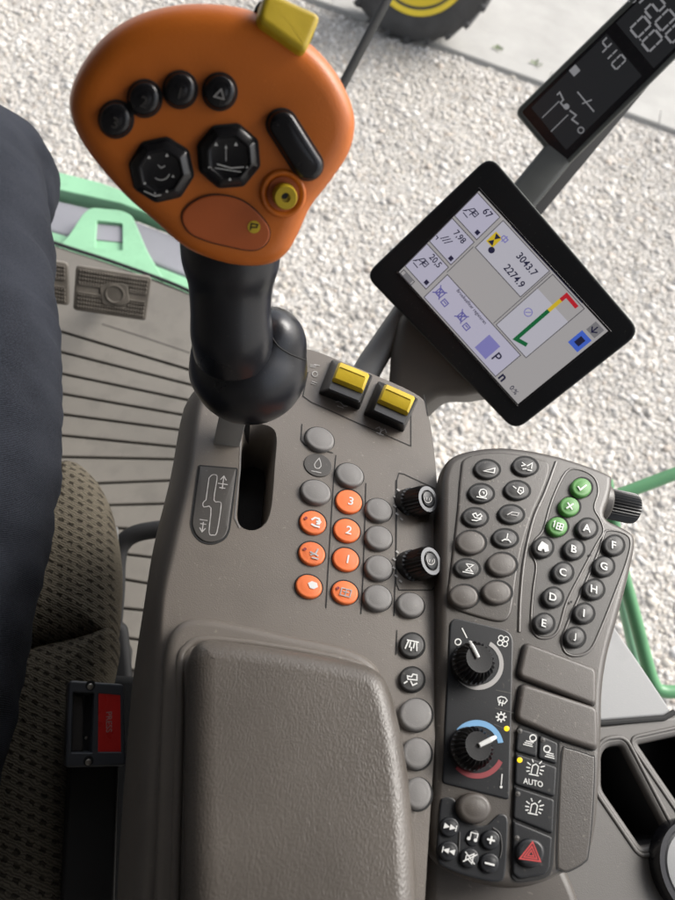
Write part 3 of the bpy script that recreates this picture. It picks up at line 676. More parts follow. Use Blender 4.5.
# covers and inset plate
C1 = [(518, 676), (526, 641), (556, 652), (598, 668), (598, 707), (560, 692)]
C2 = [(516, 719), (522, 682), (556, 693), (599, 707), (600, 751), (560, 738)]
for c in (C1, C2):
    q = round_poly(POD.locs(c, .004), .004, 4); mb = MB(); mb.slab(POD, inset(ccw(q), -.0005), -.001, .0004); part('cover_seam', mb, T['line'], pbody)
    mb = MB(); mb.slab(POD, q, -.002, .0034, .0022, 6, False); part('blank_cover', mb, T['cap'], pod)
q = smooth_closed(POD.locs([(562, 752), (568, 749), (590, 756), (594, 762), (592, 810), (588, 852), (584, 862), (568, 871), (560, 869), (557, 860), (559, 800)]), 4)
mb = MB(); mb.slab(POD, inset(ccw(q), -.0005), -.001, .0003); part('cover_seam', mb, T['line'], pbody)
mb = MB(); mb.slab(POD, q, -.002, .0005, .0004, 2, False); part('blank_plate', mb, T['pod'], pod)
# thumb wheel at the front right corner
a0 = POD.hit(606, 503, -.016); a1 = POD.hit(634, 509, -.016); ax = (a1 - a0); L = ax.length; R = .0108
mb = MB(); mb.lathe(a0, ax, [(R, -.004), (R, .001), (R, L * .9), (R * .93, L), (R * .7, L)], 128, 32, .0011, 0, 2); part('thumb_wheel', mb, T['black'], pod, sharp=30)
mb = MB(); mb.lathe(a0 - ax.normalized() * .012, ax, [(.013, 0), (.0135, .010), (.0125, .0115)], 40); part('wheel_boss', mb, T['pod'], pod)

# climate panel
q = round_poly(POD.locs([(450, 617), (513, 632), (509, 800), (442, 783)]), [.006, .007, .002, .002], 6)
mb = MB(); mb.slab(POD, q, -.002, .0008, .0005, 2, False); clim = part('climate_panel', mb, T['panel'], pod)
def knob(cx, cy, r_px, ang, h=.015):
    c = POD.hit(cx, cy, h); R = r_px * (POD.hit(cx + 1, cy, h) - c).length; b = c - POD.n * h
    mb = MB(); mb.lathe(b, POD.n, [(R * 1.04, .0005), (R * 1.02, .004), (R, .005), (R * .96, h * .75), (R * .84, h - .001), (R * .72, h), (R * .66, h + .0006), (0, h + .0003)], 144, 26, .0017, 2, 5)
    k = part('rotary_knob', mb, T['black'], pod, sharp=30)
    a = radians(ang); d = Vector((cos(a), sin(a))); I = Art(POD, h + .0009)
    I.strip([(cx + d.x * .5 * r_px * .1, cy + d.y * .5 * r_px * .1), (cx + d.x * r_px * .62, cy + d.y * r_px * .62)], 4.0)
    mb = MB(); e0 = POD.hit(cx + d.x * 1.5, cy + d.y * 1.5, h + .001); e1 = POD.hit(cx + d.x * r_px * .68, cy + d.y * r_px * .68, h + .001); e2 = POD.hit(cx + d.x * r_px * .98, cy + d.y * r_px * .98, h * .72)
    mb.tube([e0, e1, e2], [.0011, .0012, .0010], 8); part('pointer', mb, T['white'], k)
    return k
knob(479, 659, 19.5, -118); knob(478, 746, 19.5, -27)
I = Art(POD, .0010); I.arc(478, 664, 23.5, 4.2, -60, 150); part('fan_scale', I.mb, T['silver'], clim)
I = Art(POD, .0010); I.arc(477, 747, 24, 5.5, -140, -10); part('cold_scale', I.mb, T['blueprint'], clim)
I = Art(POD, .0010); I.arc(477, 750, 26, 4.5, 25, 140); part('hot_scale', I.mb, T['darkred'], clim)
I = Art(POD, .0010)
for k in range(4):
    a = radians(45 + 90 * k + 12); I.arc(503 + 3.6 * cos(a), 641 + 3.6 * sin(a), 2.5, .9, n=12)
I.arc(458, 642, 3, 1.1, n=14); I.strip([(462, 628), (467, 638)], 1.2)
I.rel(502, 701, 14, 1, [[(-5, -2), (-2, -4), (2, -4), (5, -2)], [(-5, -2), (-3, 2), (3, 2), (5, -2)], [(-2, 5), (-2, -1)], [(1, 5), (1, -1)]], 1.0)
for k in range(8): a = radians(45 * k); I.strip([(501 + 3 * cos(a), 717 + 3 * sin(a)), (501 + 5.5 * cos(a), 717 + 5.5 * sin(a))], 1.4)
I.arc(501, 717, 2.8, 1.2, n=14)
I.strip([(502, 774), (501, 785)], 1.0); I.disc(501, 787, 1.4)
part('icon', I.mb, T['white'], clim)
A = Art(POD, .0009); A.strip([(496, 690), (515, 694)], .7); A.strip([(495, 708), (514, 713)], .7); A.strip([(494, 724), (513, 733)], .7); part('panel_seam', A.mb, T['plate'], clim)
def led(x, y, par, h=.0012, on=True):
    mb = MB(); mb.slab(POD, ell(POD, x, y, 2.7, 2.7, 0, h, 16), 0, h, .0003, 2, False, .0003); part('indicator_light', mb, T['led'] if on else T['plate'], par)
led(507, 728.5, clim)
# switch bank
q = smooth_closed(POD.locs([(516, 735), (518, 727), (523, 726), (540, 732), (556, 739), (560, 745), (558, 790), (554, 850), (552, 868), (545, 878), (520, 882), (512, 878), (511, 868), (512, 820), (514, 770)]), 3)
mb = MB(); mb.slab(POD, q, -.002, .0008, .0005, 2, False); bank = part('switch_bank', mb, T['line'], pod)
SW = [('w1', [(518, 728), (538, 734), (537, 757), (516, 751)]), ('w2', [(540, 735), (558, 743), (557, 764), (538.5, 758)]), ('auto', [(516, 753.5), (557, 767), (555, 797), (515, 784)]), ('beacon', [(515, 786.5), (554.5, 799.5), (553, 834), (513.5, 818)]), ('hazard', [(513.5, 821), (552.5, 837), (550, 868), (545, 875), (520, 879), (513, 874)])]
for nm, c in SW:
    q = round_poly(POD.locs(c, .0018), .0014, 3); mb = MB(); mb.slab(POD, q, 0, .0018, .0006, 3, False); o = part('switch', mb, T['panel'], pod)
    I = Art(POD, .0020)
    if nm in ('w1', 'w2'):
        s = 1 if nm == 'w1' else -1; cx, cy = (531, 741) if nm == 'w1' else (549, 752)
        I.arc(cx + 2 * s, cy - 3, 3.2, 1.1, n=14); I.rel(cx, cy, 14, 1, [[(-5 * s, 1), (3 * s, 1)], [(-6 * s, 3), (2 * s, 3)], [(-7 * s, 5), (3 * s, 5)]], .9)
        part('icon', I.mb, T['white'], o); led(520 if s > 0 else 543, 731 if s > 0 else 740, o, .0021, False)
    elif nm in ('auto', 'beacon'):
        cx, cy = (535, 769) if nm == 'auto' else (534, 808)
        I.rel(cx, cy, 12, 1, [[(-3, 5), (-3, -3), (0, -5), (3, -3), (3, 5)], [(-5, 6), (5, 6)], [(-5, -3), (-9, -5)], [(-5, 0), (-9, 0)], [(-5, 3), (-8, 4)], [(5, -3), (9, -5)], [(5, 0), (9, 0)], [(5, 3), (8, 4)], [(-3, -6), (-5, -9)], [(3, -6), (5, -9)]], 1.0)
        if nm == 'auto': I.text('AUTO', 533, 782.5, 5.4, 12, .012)
        part('icon', I.mb, T['white'], o); led(520 if nm == 'auto' else 518, 760 if nm == 'auto' else 794, o, .0021, nm == 'auto')
    else:
        k = MB(); k.slab(POD, ell(POD, 531, 853, 14.5, 15, 0, .0042), 0, .0042, .0016, 4, False, .0); part('hazard_key', k, T['panel'], o)
        I = Art(POD, .0044); tri = lambda r: [(531 + r * cos(radians(a)), 854 + r * sin(radians(a))) for a in (-82, 38, 158)]
        I.strip(tri(12), 1.3, True); I.strip(tri(7.6), 1.2, True); I.strip(tri(3.6), 1.1, True); part('hazard_triangle', I.mb, T['redprint'], o); led(517, 838, o, .0021, False)
# audio panel
q = smooth_closed(POD.locs([(440, 804), (443, 798), (452, 798), (458, 806), (462, 818), (474, 825), (486, 825), (494, 818), (500, 814), (507, 818), (507, 840), (505, 872), (498, 882), (470, 877), (444, 867), (437, 857), (438, 830)]), 3)
mb = MB(); mb.slab(POD, q, -.002, .0008, .0005, 2, False); aud = part('audio_panel', mb, T['panel'], pod)
key(POD, 475, 808, 17.2, 15.8, 15, .0046, T['cap'], pod, 'blank_cap', bev=.0022, dome=.0006)
for x, y, t in ((450, 827, 'ff'), (449, 851, 'rw'), (470, 858, 'mute'), (491, 840, '+'), (490, 863, '-'), (473, 838, 'note')):
    o = key(POD, x, y, 9.6 if t != 'note' else 7, 10.2 if t != 'note' else 9, 10, .0026 if t != 'note' else .0016, T['panel'], pod, bev=.001, dome=.0004)
    I = Art(POD, .0033 if t != 'note' else .0022); a = radians(14)
    R_ = lambda pts: [(x + px * cos(a) - py * sin(a), y + px * sin(a) + py * cos(a)) for px, py in pts]
    if t in ('ff', 'rw'):
        s = 1 if t == 'ff' else -1
        I.poly(R_([(-6 * s, -3), (0, 0), (-6 * s, 3)])); I.poly(R_([(0, -3), (6 * s, 0), (0, 3)])); I.strip(R_([(6.4 * s, -3), (6.4 * s, 3)]), 1)
    elif t == '+': I.strip(R_([(-4, 0), (4, 0)]), 1.7); I.strip(R_([(0, -4), (0, 4)]), 1.7)
    elif t == '-': I.strip(R_([(-5, 1), (5, 1)]), 1.7)
    elif t == 'note': I.strip(R_([(-3, 1), (-3, -5), (4, -5), (4, 1)]), .9); I.disc(*R_([(-4, 1.5)])[0], 1.8); I.disc(*R_([(3, 1.5)])[0], 1.8)
    else: I.strip(R_([(-4, -2), (-1, -2), (3, -5), (3, 5), (-1, 2), (-4, 2), (-4, -2)]), 1.0); I.strip(R_([(-6, -5), (6, 5)]), 1.0); I.strip(R_([(6, -5), (-6, 5)]), 1.0)
    part('icon', I.mb, T['white'], o)
mb = MB(); mb.ridge(POD, smooth_open(POD.locs([(492, 828), (499, 834), (501, 848), (499, 858)]), 4), .0005, .0009, False); mb.ridge(POD, POD.locs([(459, 832), (458, 852)]), .0005, .0009, False); part('key_field_bead', mb, T['oval'], aud)
# pedestal under the pod's rear, joins it to the arm
mb = MB(); mb.slab(POD, round_poly(POD.locs([(426, 840), (560, 850), (585, 905), (590, 1080), (420, 1080)], -.03), .01, 4), -.14, -.03, .006, 4); part('pedestal', mb, T['cap'], pod)

# ------------------------------------------------------------------ CONTROL LEVER
HEAD = Plane(at_depth(212, 140, .262), (CAM - at_depth(212, 140, .262)).normalized() + UP * -.10 + RIGHT * .02)
lever = thing('control_lever', 'orange-headed control lever with black grip, standing in the console slot', 'lever', CON.hit(228, 440, 0))
hd_px = [(70, 108), (74, 82), (90, 53), (115, 28), (150, 11), (195, 4), (245, 9), (290, 29), (325, 59), (346, 92), (354, 122), (348, 152), (330, 180), (310, 206), (298, 232), (286, 252), (268, 263), (238, 264), (206, 256), (182, 244), (158, 223), (128, 197), (100, 166), (80, 137)]
hd = ccw(smooth_closed(HEAD.locs(hd_px, -.011), 5))
mb = MB(); prev = None; cen = sum(hd, Vector((0, 0))) / len(hd)
prof = [(.020, -.046), (.012, -.040), (.005, -.031), (.0012, -.022), (0, -.015), (0, -.010), (.0007, -.0065), (.0022, -.0035), (.0046, -.0013), (.0075, -.0003), (.0105, 0)]
for d, h in prof:
    r = mb.ring([HEAD.w(q, h) for q in inset(hd, d)])
    if prev: mb.bridge(prev, r)
    else: mb.cap(r, True)
    prev = r; qq = inset(hd, d)
for k in range(1, 5):
    t = k / 5; r = mb.ring([HEAD.w(cen + (q - cen) * (1 - t), -.0012 * (1 - (1 - t) ** 2)) for q in qq]); mb.bridge(prev, r); prev = r
mb.fan(prev, HEAD.w(cen, -.0012))
head = part('lever_head', mb, T['orange'], lever, sharp=70)
def hwell(pts, name='button_well', h=.0006):
    mb = MB(); mb.slab(HEAD, inset(ccw(pts), -.0006), -.003, h, .0003, 2); part(name, mb, T['line'], head)
for x, y, t in ((115, 120, '3'), (144, 99, '2'), (180, 90, '1'), (220, 92, '')):
    e = ell(HEAD, x, y, 16.8, 18.2, 0, .004); hwell(e)
    mb = MB(); mb.slab(HEAD, inset(ccw(e), .0002), -.003, .0045, .0024, 5, False, .0004); o = part('push_button', mb, T['gloss'], lever)
    I = Art(HEAD, .0052)
    if t: I.text(t, x, y + 3, 11, 22)
    else: I.rel(x, y + 2, 15, 1, [['c', (0, -5), (5, 4), (-5, 4)]], 1.2)
    part('icon', I.mb, T['plate'] if t else T['worn'], o)
for x, y, r, k in ((161, 171, 32.5, 0), (229, 157, 33, 1)):
    oc = [HEAD.loc(x + r * cos(radians(a + 10 + 8 * k)) * (.98 if k else 1.0), y + r * 1.0 * sin(radians(a + 10 + 8 * k)), .004) for a in range(0, 360, 45)]
    oc = round_poly(oc, .0010, 3); hwell(oc)
    mb = MB(); p = ccw(oc); prev = None
    for d, h in ((.0003, -.003), (.0003, .0022), (.0008, .0028), (.0034, .0044), (.0040, .0044), (.0046, .0036), (.0054, .0034)):
        oc_c = sum(p, Vector((0, 0))) / len(p); rr = mb.ring([HEAD.w(oc_c + (q - oc_c) * (1 - d / (r * .00038)), h) for q in p])
        if prev: mb.bridge(prev, rr)
        prev = rr
    mb.cap(prev); o = part('rocker_pad', mb, T['gloss'], lever, sharp=20)
    I = Art(HEAD, .0046)
    if k == 0: I.arc(x, y, 9, .7, 20, 130); I.strip([(x - 3, y - 6), (x, y - 3), (x + 4, y - 5)], .7)
    else: I.strip([(x - 3, y - 12), (x - 3, y + 4)], .6); I.strip([(x - 14, y + 11), (x + 12, y + 15)], .7)
    mk = [(-12, -14, 1.6), (6, -16, 1.6), (12, 5, 1.2), (-16, 12, 1.2), (6, 20, 1.4), (-6, 22, 1.0)] if k == 0 else [(-13, -13, 1.8), (7, -13, 1.8), (-3, -10, 1.4), (-20, 10, 1.0), (18, 10, 1.0), (1, 22, 1.5)]
    for dx, dy, s in mk: I.poly([(x + dx - s, y + dy + s), (x + dx + s, y + dy + s), (x + dx, y + dy - s)])
    if k == 1: I.strip([(x - 12, y + 7), (x + 2, y + 11), (x + 15, y + 10)], .9)
    else: I.strip([(x - 17, y + 20), (x - 6, y + 25), (x, y + 24)], 1.0)
    part('icon', I.mb, T['white'], o)
# oblong key
d = Vector((283, 125)); e = Vector((309, 166)); t = (e - d).normalized(); nn = Vector((-t.y, t.x)); cap = []
for a in range(-90, 91, 15): cap.append(e + t * (15 * cos(radians(a))) + nn * (15 * sin(radians(a))))
for a in range(90, 271, 15): cap.append(d + t * (15 * cos(radians(a))) + nn * (15 * sin(radians(a))))
oc = HEAD.locs([tuple(q) for q in cap], .004); hwell(oc)
mb = MB(); mb.slab(HEAD, inset(ccw(oc), .0002), -.003, .005, .0026, 5, False, .0004); part('rocker_pad', mb, T['gloss'], lever)
# yellow push knob in a dished recess
mb = MB(); c0 = HEAD.hit(283, 194, 0); px = (HEAD.hit(284, 194) - c0).length
mb.lathe(c0, HEAD.n, [(px * 24, -.0012), (px * 22, .0009), (px * 20, .0012), (px * 17.5, .0004), (px * 16, -.0008)], 40); part('recess_ring', mb, T['orange'], lever, sharp=60)
mb = MB(); mb.lathe(c0, HEAD.n, [(px * 16, -.003), (px * 15.8, .0005)], 32); part('recess_floor', mb, T['redplate'], lever)
mb = MB(); mb.lathe(HEAD.hit(284, 195, 0), HEAD.n, [(px * 12, -.002), (px * 11.5, .006), (px * 10.5, .007), (px * 4.6, .007), (px * 4.2, .006), (0, .0058)], 32); yk = part('push_knob', mb, T['yellow'], lever)
mb = MB(); mb.lathe(HEAD.hit(284, 195, .006), HEAD.n, [(px * 4.0, -.001), (px * 3.8, .0004)], 20); part('knob_hole', mb, T['line'], yk)
# inlaid red-orange plate with a small yellow badge
q = smooth_closed(HEAD.locs([(182, 215), (193, 202), (213, 195), (238, 199), (255, 210), (268, 226), (269, 238), (262, 247), (250, 250), (228, 246), (205, 240), (188, 231)]), 5)
mb = MB(); mb.slab(HEAD, inset(ccw(q), -.0004), -.003, .0003); part('plate_seam', mb, T['line'], head)
mb = MB(); mb.slab(HEAD, q, -.003, .0009, .0005, 2); o = part('inlaid_plate', mb, T['redplate'], lever)
I = Art(HEAD, .0011); I.disc(254, 227, 6.4); part('badge', I.mb, T['yellow'], o)
I = Art(HEAD, .0013); I.rel(254, 227, 10, 1, [[(-3, 4), (-3, -3), (4, -3)], [(-3, 1), (3, 0), (3, -3)]], 1.2); part('badge_icon', I.mb, T['line'], o)
# yellow rocker key on the upper rim
YP = Plane(HEAD.hit(285, 28, -.006), HEAD.n + HEAD.v * .35 + HEAD.u * .18)
q = round_poly(YP.locs([(255, 24), (264, -6), (319, 19), (303, 58)], .004), .0032, 5)
mb = MB(); mb.slab(YP, inset(ccw(q), -.0012), -.008, -.002); part('key_slot', mb, T['line'], head)
mb = MB(); mb.slab(YP, q, -.009, .008, .0022, 4); o = part('rim_key', mb, T['yellow'], lever, 'square yellow key on the rim of the lever head')
# neck and palm bulb
def station(px, py, dep): return at_depth(px, py, dep)
def px2m(n, dep): return n * dep / F
st = [(231, 222, .322, 50), (231, 244, .326, 50), (231, 264, .331, 48), (231, 285, .337, 42), (231, 310, .344, 40), (232, 332, .352, 41), (234, 350, .363, 40)]
pts = smooth_open([station(a, b, c) for a, b, c, _ in st], 5); rad = [v.x for v in smooth_open([Vector((px2m(r, c), 0)) for a, b, c, r in st], 5)]
mb = MB(); mb.tube(pts, [(r, r) for r in rad], 40); part('lever_neck', mb, T['rubber'], lever, sharp=60)
ballc = at_depth(249, 368, .385)
axd = (at_depth(231, 240, .295) - ballc).normalized(); axx = (RIGHT - axd * RIGHT.dot(axd)).normalized(); axy = axd.cross(axx)
mbb = MB(); mbb.sphere(ballc, (axx, axy, axd), (px2m(59, .385), px2m(58, .385), px2m(57, .385)), 48, 32)
earc = at_depth(272, 346, .378); mbb.sphere(earc, (axx, axy, axd), (px2m(36, .375), px2m(36, .375), px2m(46, .375)), 32, 20)
mbb.tube([at_depth(236, 342, .372), at_depth(240, 372, .39)], [px2m(45, .37), px2m(52, .39)], 40)
me = mbb.mesh('palm_bulb', None); o = bpy.data.objects.new('palm_bulb', me); COL.objects.link(o)
rm = o.modifiers.new('join', 'REMESH'); rm.mode = 'VOXEL'; rm.voxel_size = .0013
sm = o.modifiers.new('soft', 'SMOOTH'); sm.iterations = 60; sm.factor = .6
dg = bpy.context.evaluated_depsgraph_get(); me2 = bpy.data.meshes.new_from_object(o.evaluated_get(dg)); bpy.data.objects.remove(o)
me2.transform(Matrix.Translation(-ROOTLOC[lever])); me2.polygons.foreach_set('use_smooth', [True] * len(me2.polygons)); me2.materials.clear(); me2.materials.append(T['rubber'])
o = bpy.data.objects.new('palm_bulb', me2); COL.objects.link(o); o.parent = lever; ROOTLOC[o] = ROOTLOC[lever]
# seam of the bulb
from mathutils.bvhtree import BVHTree
bvh = BVHTree.FromPolygons([v.co + ROOTLOC[lever] for v in me2.vertices], [tuple(p.vertices) for p in me2.polygons])
sp_ = []
for x_, y_ in [tuple(q) for q in smooth_open([Vector((270, 334)), Vector((278, 346)), Vector((290, 354)), Vector((305, 360))], 6)]:
    h_ = bvh.ray_cast(CAM, direction(x_, y_).normalized())[0]
    if h_: sp_.append(h_)
if len(sp_) > 3:
    mb = MB(); mb.tube(sp_, .0005, 6); part('bulb_seam', mb, T['line'], o)
def on_ball(px, py, r=1.0):
    d = direction(px, py).normalized(); oc = CAM - ballc; R = px2m(58.5, .385); b_ = d.dot(oc); disc_ = b_ * b_ - (oc.dot(oc) - R * R)
    return CAM + d * (-b_ - sqrt(max(disc_, 0)))
# steel blade under the bulb
mb = MB(); s0 = at_depth(238, 395, .400); s1 = CON.hit(226, 446, -.004); sd = (s1 - s0)
PB = Plane(s0, sd, RIGHT); mb.slab(PB, round_poly([Vector((-.0085, -.003)), Vector((.0085, -.003)), Vector((.0085, .003)), Vector((-.0085, .003))], .001, 2), 0, sd.length + .004); part('lever_blade', mb, T['blade'], lever)
mb = MB(); s2 = CON.hit(243, 440, -.02); s0b = at_depth(246, 395, .402); sd = s2 - s0b; PB = Plane(s0b, sd, RIGHT)
mb.slab(PB, [Vector((-.004, -.003)), Vector((.004, -.003)), Vector((.004, .003)), Vector((-.004, .003))], 0, sd.length); part('lever_rod', mb, T['blackmatt'], lever)

# ------------------------------------------------------------------ TOUCHSCREEN
SCR = Plane(at_depth(503, 292, .56), (CAM - at_depth(503, 292, .56)).normalized() + UP * .12 - RIGHT * .05)
mon = thing('touchscreen_monitor', 'black touchscreen monitor showing a lit machine menu, on a neck at the console front', 'monitor', CON.hit(395, 385, 0))
bz = round_poly(SCR.locs([(490, 155), (641, 332), (515, 431), (365, 275)]), .012, 6)
mb = MB(); p = ccw(bz); prev = None
for d, h in ((.016, -.034), (.004, -.026), (.0008, -.014), (0, -.010), (0, -.0016), (.0006, -.0004), (.0016, 0), (.0024, 0)):
    r = mb.ring([SCR.w(q, h) for q in inset(p, d)])
    if prev: mb.bridge(prev, r)
    else: mb.cap(r, True)
    prev = r
mb.cap(prev); hous = part('monitor_housing', mb, T['panel'], mon)
mb = MB(); mb.ridge(SCR, inset(p, .0005), .0007, -.0012); part('housing_edge', mb, T['greygreen'], hous)
TL, TR, BR, BL = (479, 191), (608, 331), (518, 404), (399, 272)
def S(u, v):                                # u to the right along the screen, v down it
    a = Vector(TL) * (1 - u) + Vector(TR) * u; b = Vector(BL) * (1 - u) + Vector(BR) * u; q = a * (1 - v) + b * v; return (q.x, q.y)
def Q(u0, v0, u1, v1): return [S(u0, v0), S(u1, v0), S(u1, v1), S(u0, v1)]
E = dict(bg=glow('screen_grey', (0.315, 0.301, 0.301)), tile=glow('screen_tile', (0.383, 0.369, 0.456)), tile2=glow('screen_pale', (0.392, 0.383, 0.429)), ink=glow('screen_ink', (0.016, 0.016, 0.040)), rule=glow('screen_rule', (0.088, 0.084, 0.092)),
         green=glow('screen_green', (0.010, 0.104, 0.036)), yel=glow('screen_yellow', (0.502, 0.365, 0.024)), red=glow('screen_red', (0.383, 0.016, 0.024)), blue=glow('screen_blue', (0.048, 0.104, 0.456)), vio=glow('screen_violet', (0.176, 0.168, 0.383)), vio2=glow('screen_indigo', (0.100, 0.095, 0.274)), shade=glow('screen_shade', (0.160, 0.156, 0.164)))
mb = MB(); mb.slab(SCR, SCR.locs(Q(0, 0, 1, 1)), -.001, .0004); scr = part('screen', mb, E['bg'], mon)
mb = MB(); mb.ridge(SCR, SCR.locs(Q(-.012, -.016, 1.012, 1.016)), .0006, 0); part('screen_gasket', mb, T['gloss'], scr)
A = Art(SCR, .0006)
for q in ((.0, .02, .175, .305), (.0, .335, .175, .62), (.0, .65, .175, .925)): A.poly(Q(*q))
A.poly(Q(.20, .70, .80, .985)); part('screen_tile', A.mb, E['tile'], scr)
A = Art(SCR, .0006); A.poly(Q(.20, .02, .56, .36)); A.poly(Q(.585, .20, .83, .68)); part('screen_tile', A.mb, E['tile2'], scr)
A = Art(SCR, .0008)
for q in ((.0, .02, .175, .305), (.0, .335, .175, .62), (.0, .65, .175, .925), (.20, .02, .56, .36), (.585, .02, .83, .68), (.20, .70, .80, .985), (.01, .955, .1, 1.0)): A.strip(Q(*q), .9, True)
A.strip([S(.19, .365), S(.19, .69)], .8); A.strip([S(.57, .02), S(.57, .69)], .8); part('screen_rule', A.mb, E['rule'], scr)
for tx, u, v in (('67', .115, .075), ('7,98', .1, .40), ('20,5', .1, .70)): A = Art(SCR, .0010); A.text(tx, *S(u, v), 7.4, 50, .014); part('screen_text', A.mb, E['ink'], scr)
for k, (u, v) in enumerate(((.05, .18), (.05, .50), (.05, .80))):
    x, y = S(u, v); A = Art(SCR, .0010); A.rel(x, y, 50, 1, [[(-7, 5), (-4, 2)], [(-6, 4), (-1, -5), (1, -5), (1, 3)], [(-3, 0), (5, -3)], ['c', (2, -5), (6, -5), (6, 0), (2, 0)], [(-5, 6), (2, 6)]] if k != 1 else [[(-3, 4), (1, -4)], [(0, 4), (4, -4)], [(3, 4), (7, -4)], [(-8, 5), (-5, 5), (-5, 8)]], .9); part('screen_icon', A.mb, E['ink'], scr)
A = Art(SCR, .0010)
for u, v in ((.15, .255), (.15, .58), (.15, .88)): A.poly(Q(u - .012, v - .018, u + .012, v + .022))
part('screen_mark', A.mb, E['ink'], scr)
for tx, v in (('3043.7', .125), ('2274.9', .275)): A = Art(SCR, .0010); A.text(tx, *S(.455, v), 7.6, 50, .016); part('screen_text', A.mb, E['ink'], scr)
A = Art(SCR, .0010)
x, y = S(.27, .27); A.disc(x, y, 3.4)
A.text('Broeikasfilter registeren', *S(.42, .735), 4.4, 50, .01); part('screen_text', A.mb, E['ink'], scr); A = Art(SCR, .0010); A.strip([S(.25, -.0), S(.80, -.0)], .8)
for k in range(3):
    x, y = S(.93 - .03 * 0, .06)
part('screen_text', A.mb, E['ink'], scr)
A = Art(SCR, .0010)
x, y = S(.275, .12); A.rel(x, y, 50, 1, [[(-3, -2), (3, -2), (3, 2), (-3, 2), (-3, -2)], [(0, -4), (0, 4)]], 1.2); part('screen_icon', A.mb, E['vio'], scr)
for u in (.27, .45): 
    x, y = S(u, .86); A = Art(SCR, .0010); A.rel(x, y, 50, 1, [['c', (-8, -4), (-1, -4), (-1, 3), (-8, 3)], [(-10, -6), (0, 5)], [(-10, 5), (0, -6)], ['c', (3, 0), (9, 0), (9, 5), (3, 5)], [(-6, -4), (-6, 3)], [(-4, -4), (-4, 3)], [(4, 2), (8, 2)]], 1.1); part('screen_icon', A.mb, E['vio2'], scr)
A = Art(SCR, .0010)
x, y = S(.65, .40); A.arc(x, y, 4, 1); A.strip([(x - 3, y), (x + 3, y)], 1)
x, y = S(.06, .965)
part('screen_icon', A.mb, E['vio'], scr)
A = Art(SCR, .0009); A.poly(Q(.60, .78, .69, .95)); part('screen_tile', A.mb, E['vio'], scr)
A = Art(SCR, .0011); A.text('P', *S(.725, .865), 10, 50, .01); part('screen_text', A.mb, E['ink'], scr); A = Art(SCR, .0011); A.text('0:%', *S(.925, .945), 5, 50, .01); part('screen_text', A.mb, E['ink'], scr); A = Art(SCR, .0011); A.text('n', *S(.83, .95), 7, 50, .03); part('screen_text', A.mb, E['ink'], scr)
A = Art(SCR, .0010); x, y = S(.255, .175); A.poly(Q(.215, .13, .265, .25)); A.strip([S(.63, .60), S(.63, .60)] if False else [S(.585, .92), S(.585, .92 - .001)], .1); part('screen_mark', A.mb, E['yel'], scr)
A = Art(SCR, .0012); A.poly([S(.222, .14), S(.258, .14), S(.24, .19)]); A.poly([S(.24, .19), S(.258, .24), S(.222, .24)]); part('screen_mark', A.mb, E['ink'], scr)
# bar gauge
A = Art(SCR, .0010); A.strip([S(.78, .60), S(.715, .635), S(.715, .26)], 4.2); part('gauge_green', A.mb, E['green'], scr)
A = Art(SCR, .0011); A.strip([S(.715, .26), S(.715, .12)], 4.2); part('gauge_yellow', A.mb, E['yel'], scr)
A = Art(SCR, .0012); A.strip([S(.715, .12), S(.715, .055), S(.80, .06)], 4.2); part('gauge_red', A.mb, E['red'], scr)
A = Art(SCR, .0010); A.poly(Q(.91, .16, .985, .32)); part('screen_tile', A.mb, E['blue'], scr)
A = Art(SCR, .0012); A.poly(Q(.93, .20, .965, .28)); part('screen_mark', A.mb, E['ink'], scr)
A = Art(SCR, .0010); A.poly(Q(.92, .02, .985, .13)); A.poly(Q(.03, .955, .09, .995)); part('screen_tile', A.mb, E['shade'], scr)
A = Art(SCR, .0012); x, y = S(.95, .075); A.rel(x, y, 50, 1, [[(0, -4), (0, 3)], [(-4, 0), (0, 4), (4, 0)]], 1.5); part('screen_icon', A.mb, E['ink'], scr)
# neck of the monitor
mb = MB(); fr = [(402, 308), (390, 340), (387, 368), (386, 415), (412, 415), (436, 396), (472, 393), (530, 370), (450, 290)]
NP = Plane(at_depth(430, 360, .592), SCR.n + UP * .15)
q = smooth_closed(NP.locs(fr), 4); mb.slab(NP, q, -.06, .0, .014, 6); part('monitor_neck', mb, T['neck'], mon, sharp=60)
mb = MB(); mb.tube([CON.hit(385, 430, -.07), at_depth(398, 405, .61)], .016, 24); part('neck_joint', mb, T['neck'], mon)
mb = MB(); mb.tube([at_depth(352, 398, .62), at_depth(372, 362, .62), at_depth(404, 312, .62)], [.014, .013, .011], 20); part('support_strut', mb, T['lightgrey'], mon)

# ------------------------------------------------------------------ DISPLAY ON THE CORNER POST
DSP = Plane(at_depth(600, 80, .78), (CAM - at_depth(600, 80, .78)).normalized() + UP * .05)
dsp = thing('display_unit', 'dark segment display on the grey corner post, reading 410', 'display', at_depth(540, 200, .80))
bz = round_poly(DSP.locs([(514, 112), (563, 171), (790, -55), (742, -112)]), .010, 6)
mb = MB(); p = ccw(bz); prev = None
for d, h in ((.012, -.035), (.002, -.025), (0, -.012), (0, -.003), (.0015, -.0006), (.004, 0), (.0055, 0), (.0065, -.0015), (.0072, -.0015)):
    r = mb.ring([DSP.w(q, h) for q in inset(p, d)])
    if prev: mb.bridge(prev, r)
    else: mb.cap(r, True)
    prev = r
mb.cap(prev); dh = part('display_housing', mb, T['greygreen'], dsp)
mb = MB(); mb.slab(DSP, inset(p, .0066), -.003, -.0008); part('display_glass', mb, T['gloss'], dsp)
SEG = glow('segment_grey', (.20, .20, .21)); SEGB = glow('segment_dim', (.015, .0155, .017)); SEG2 = glow('segment_faint', (.040, .040, .046))
D0 = Vector((514, 112)); du = Vector((228, -224)) / 320; dv = Vector((49, 59)) / 76.7
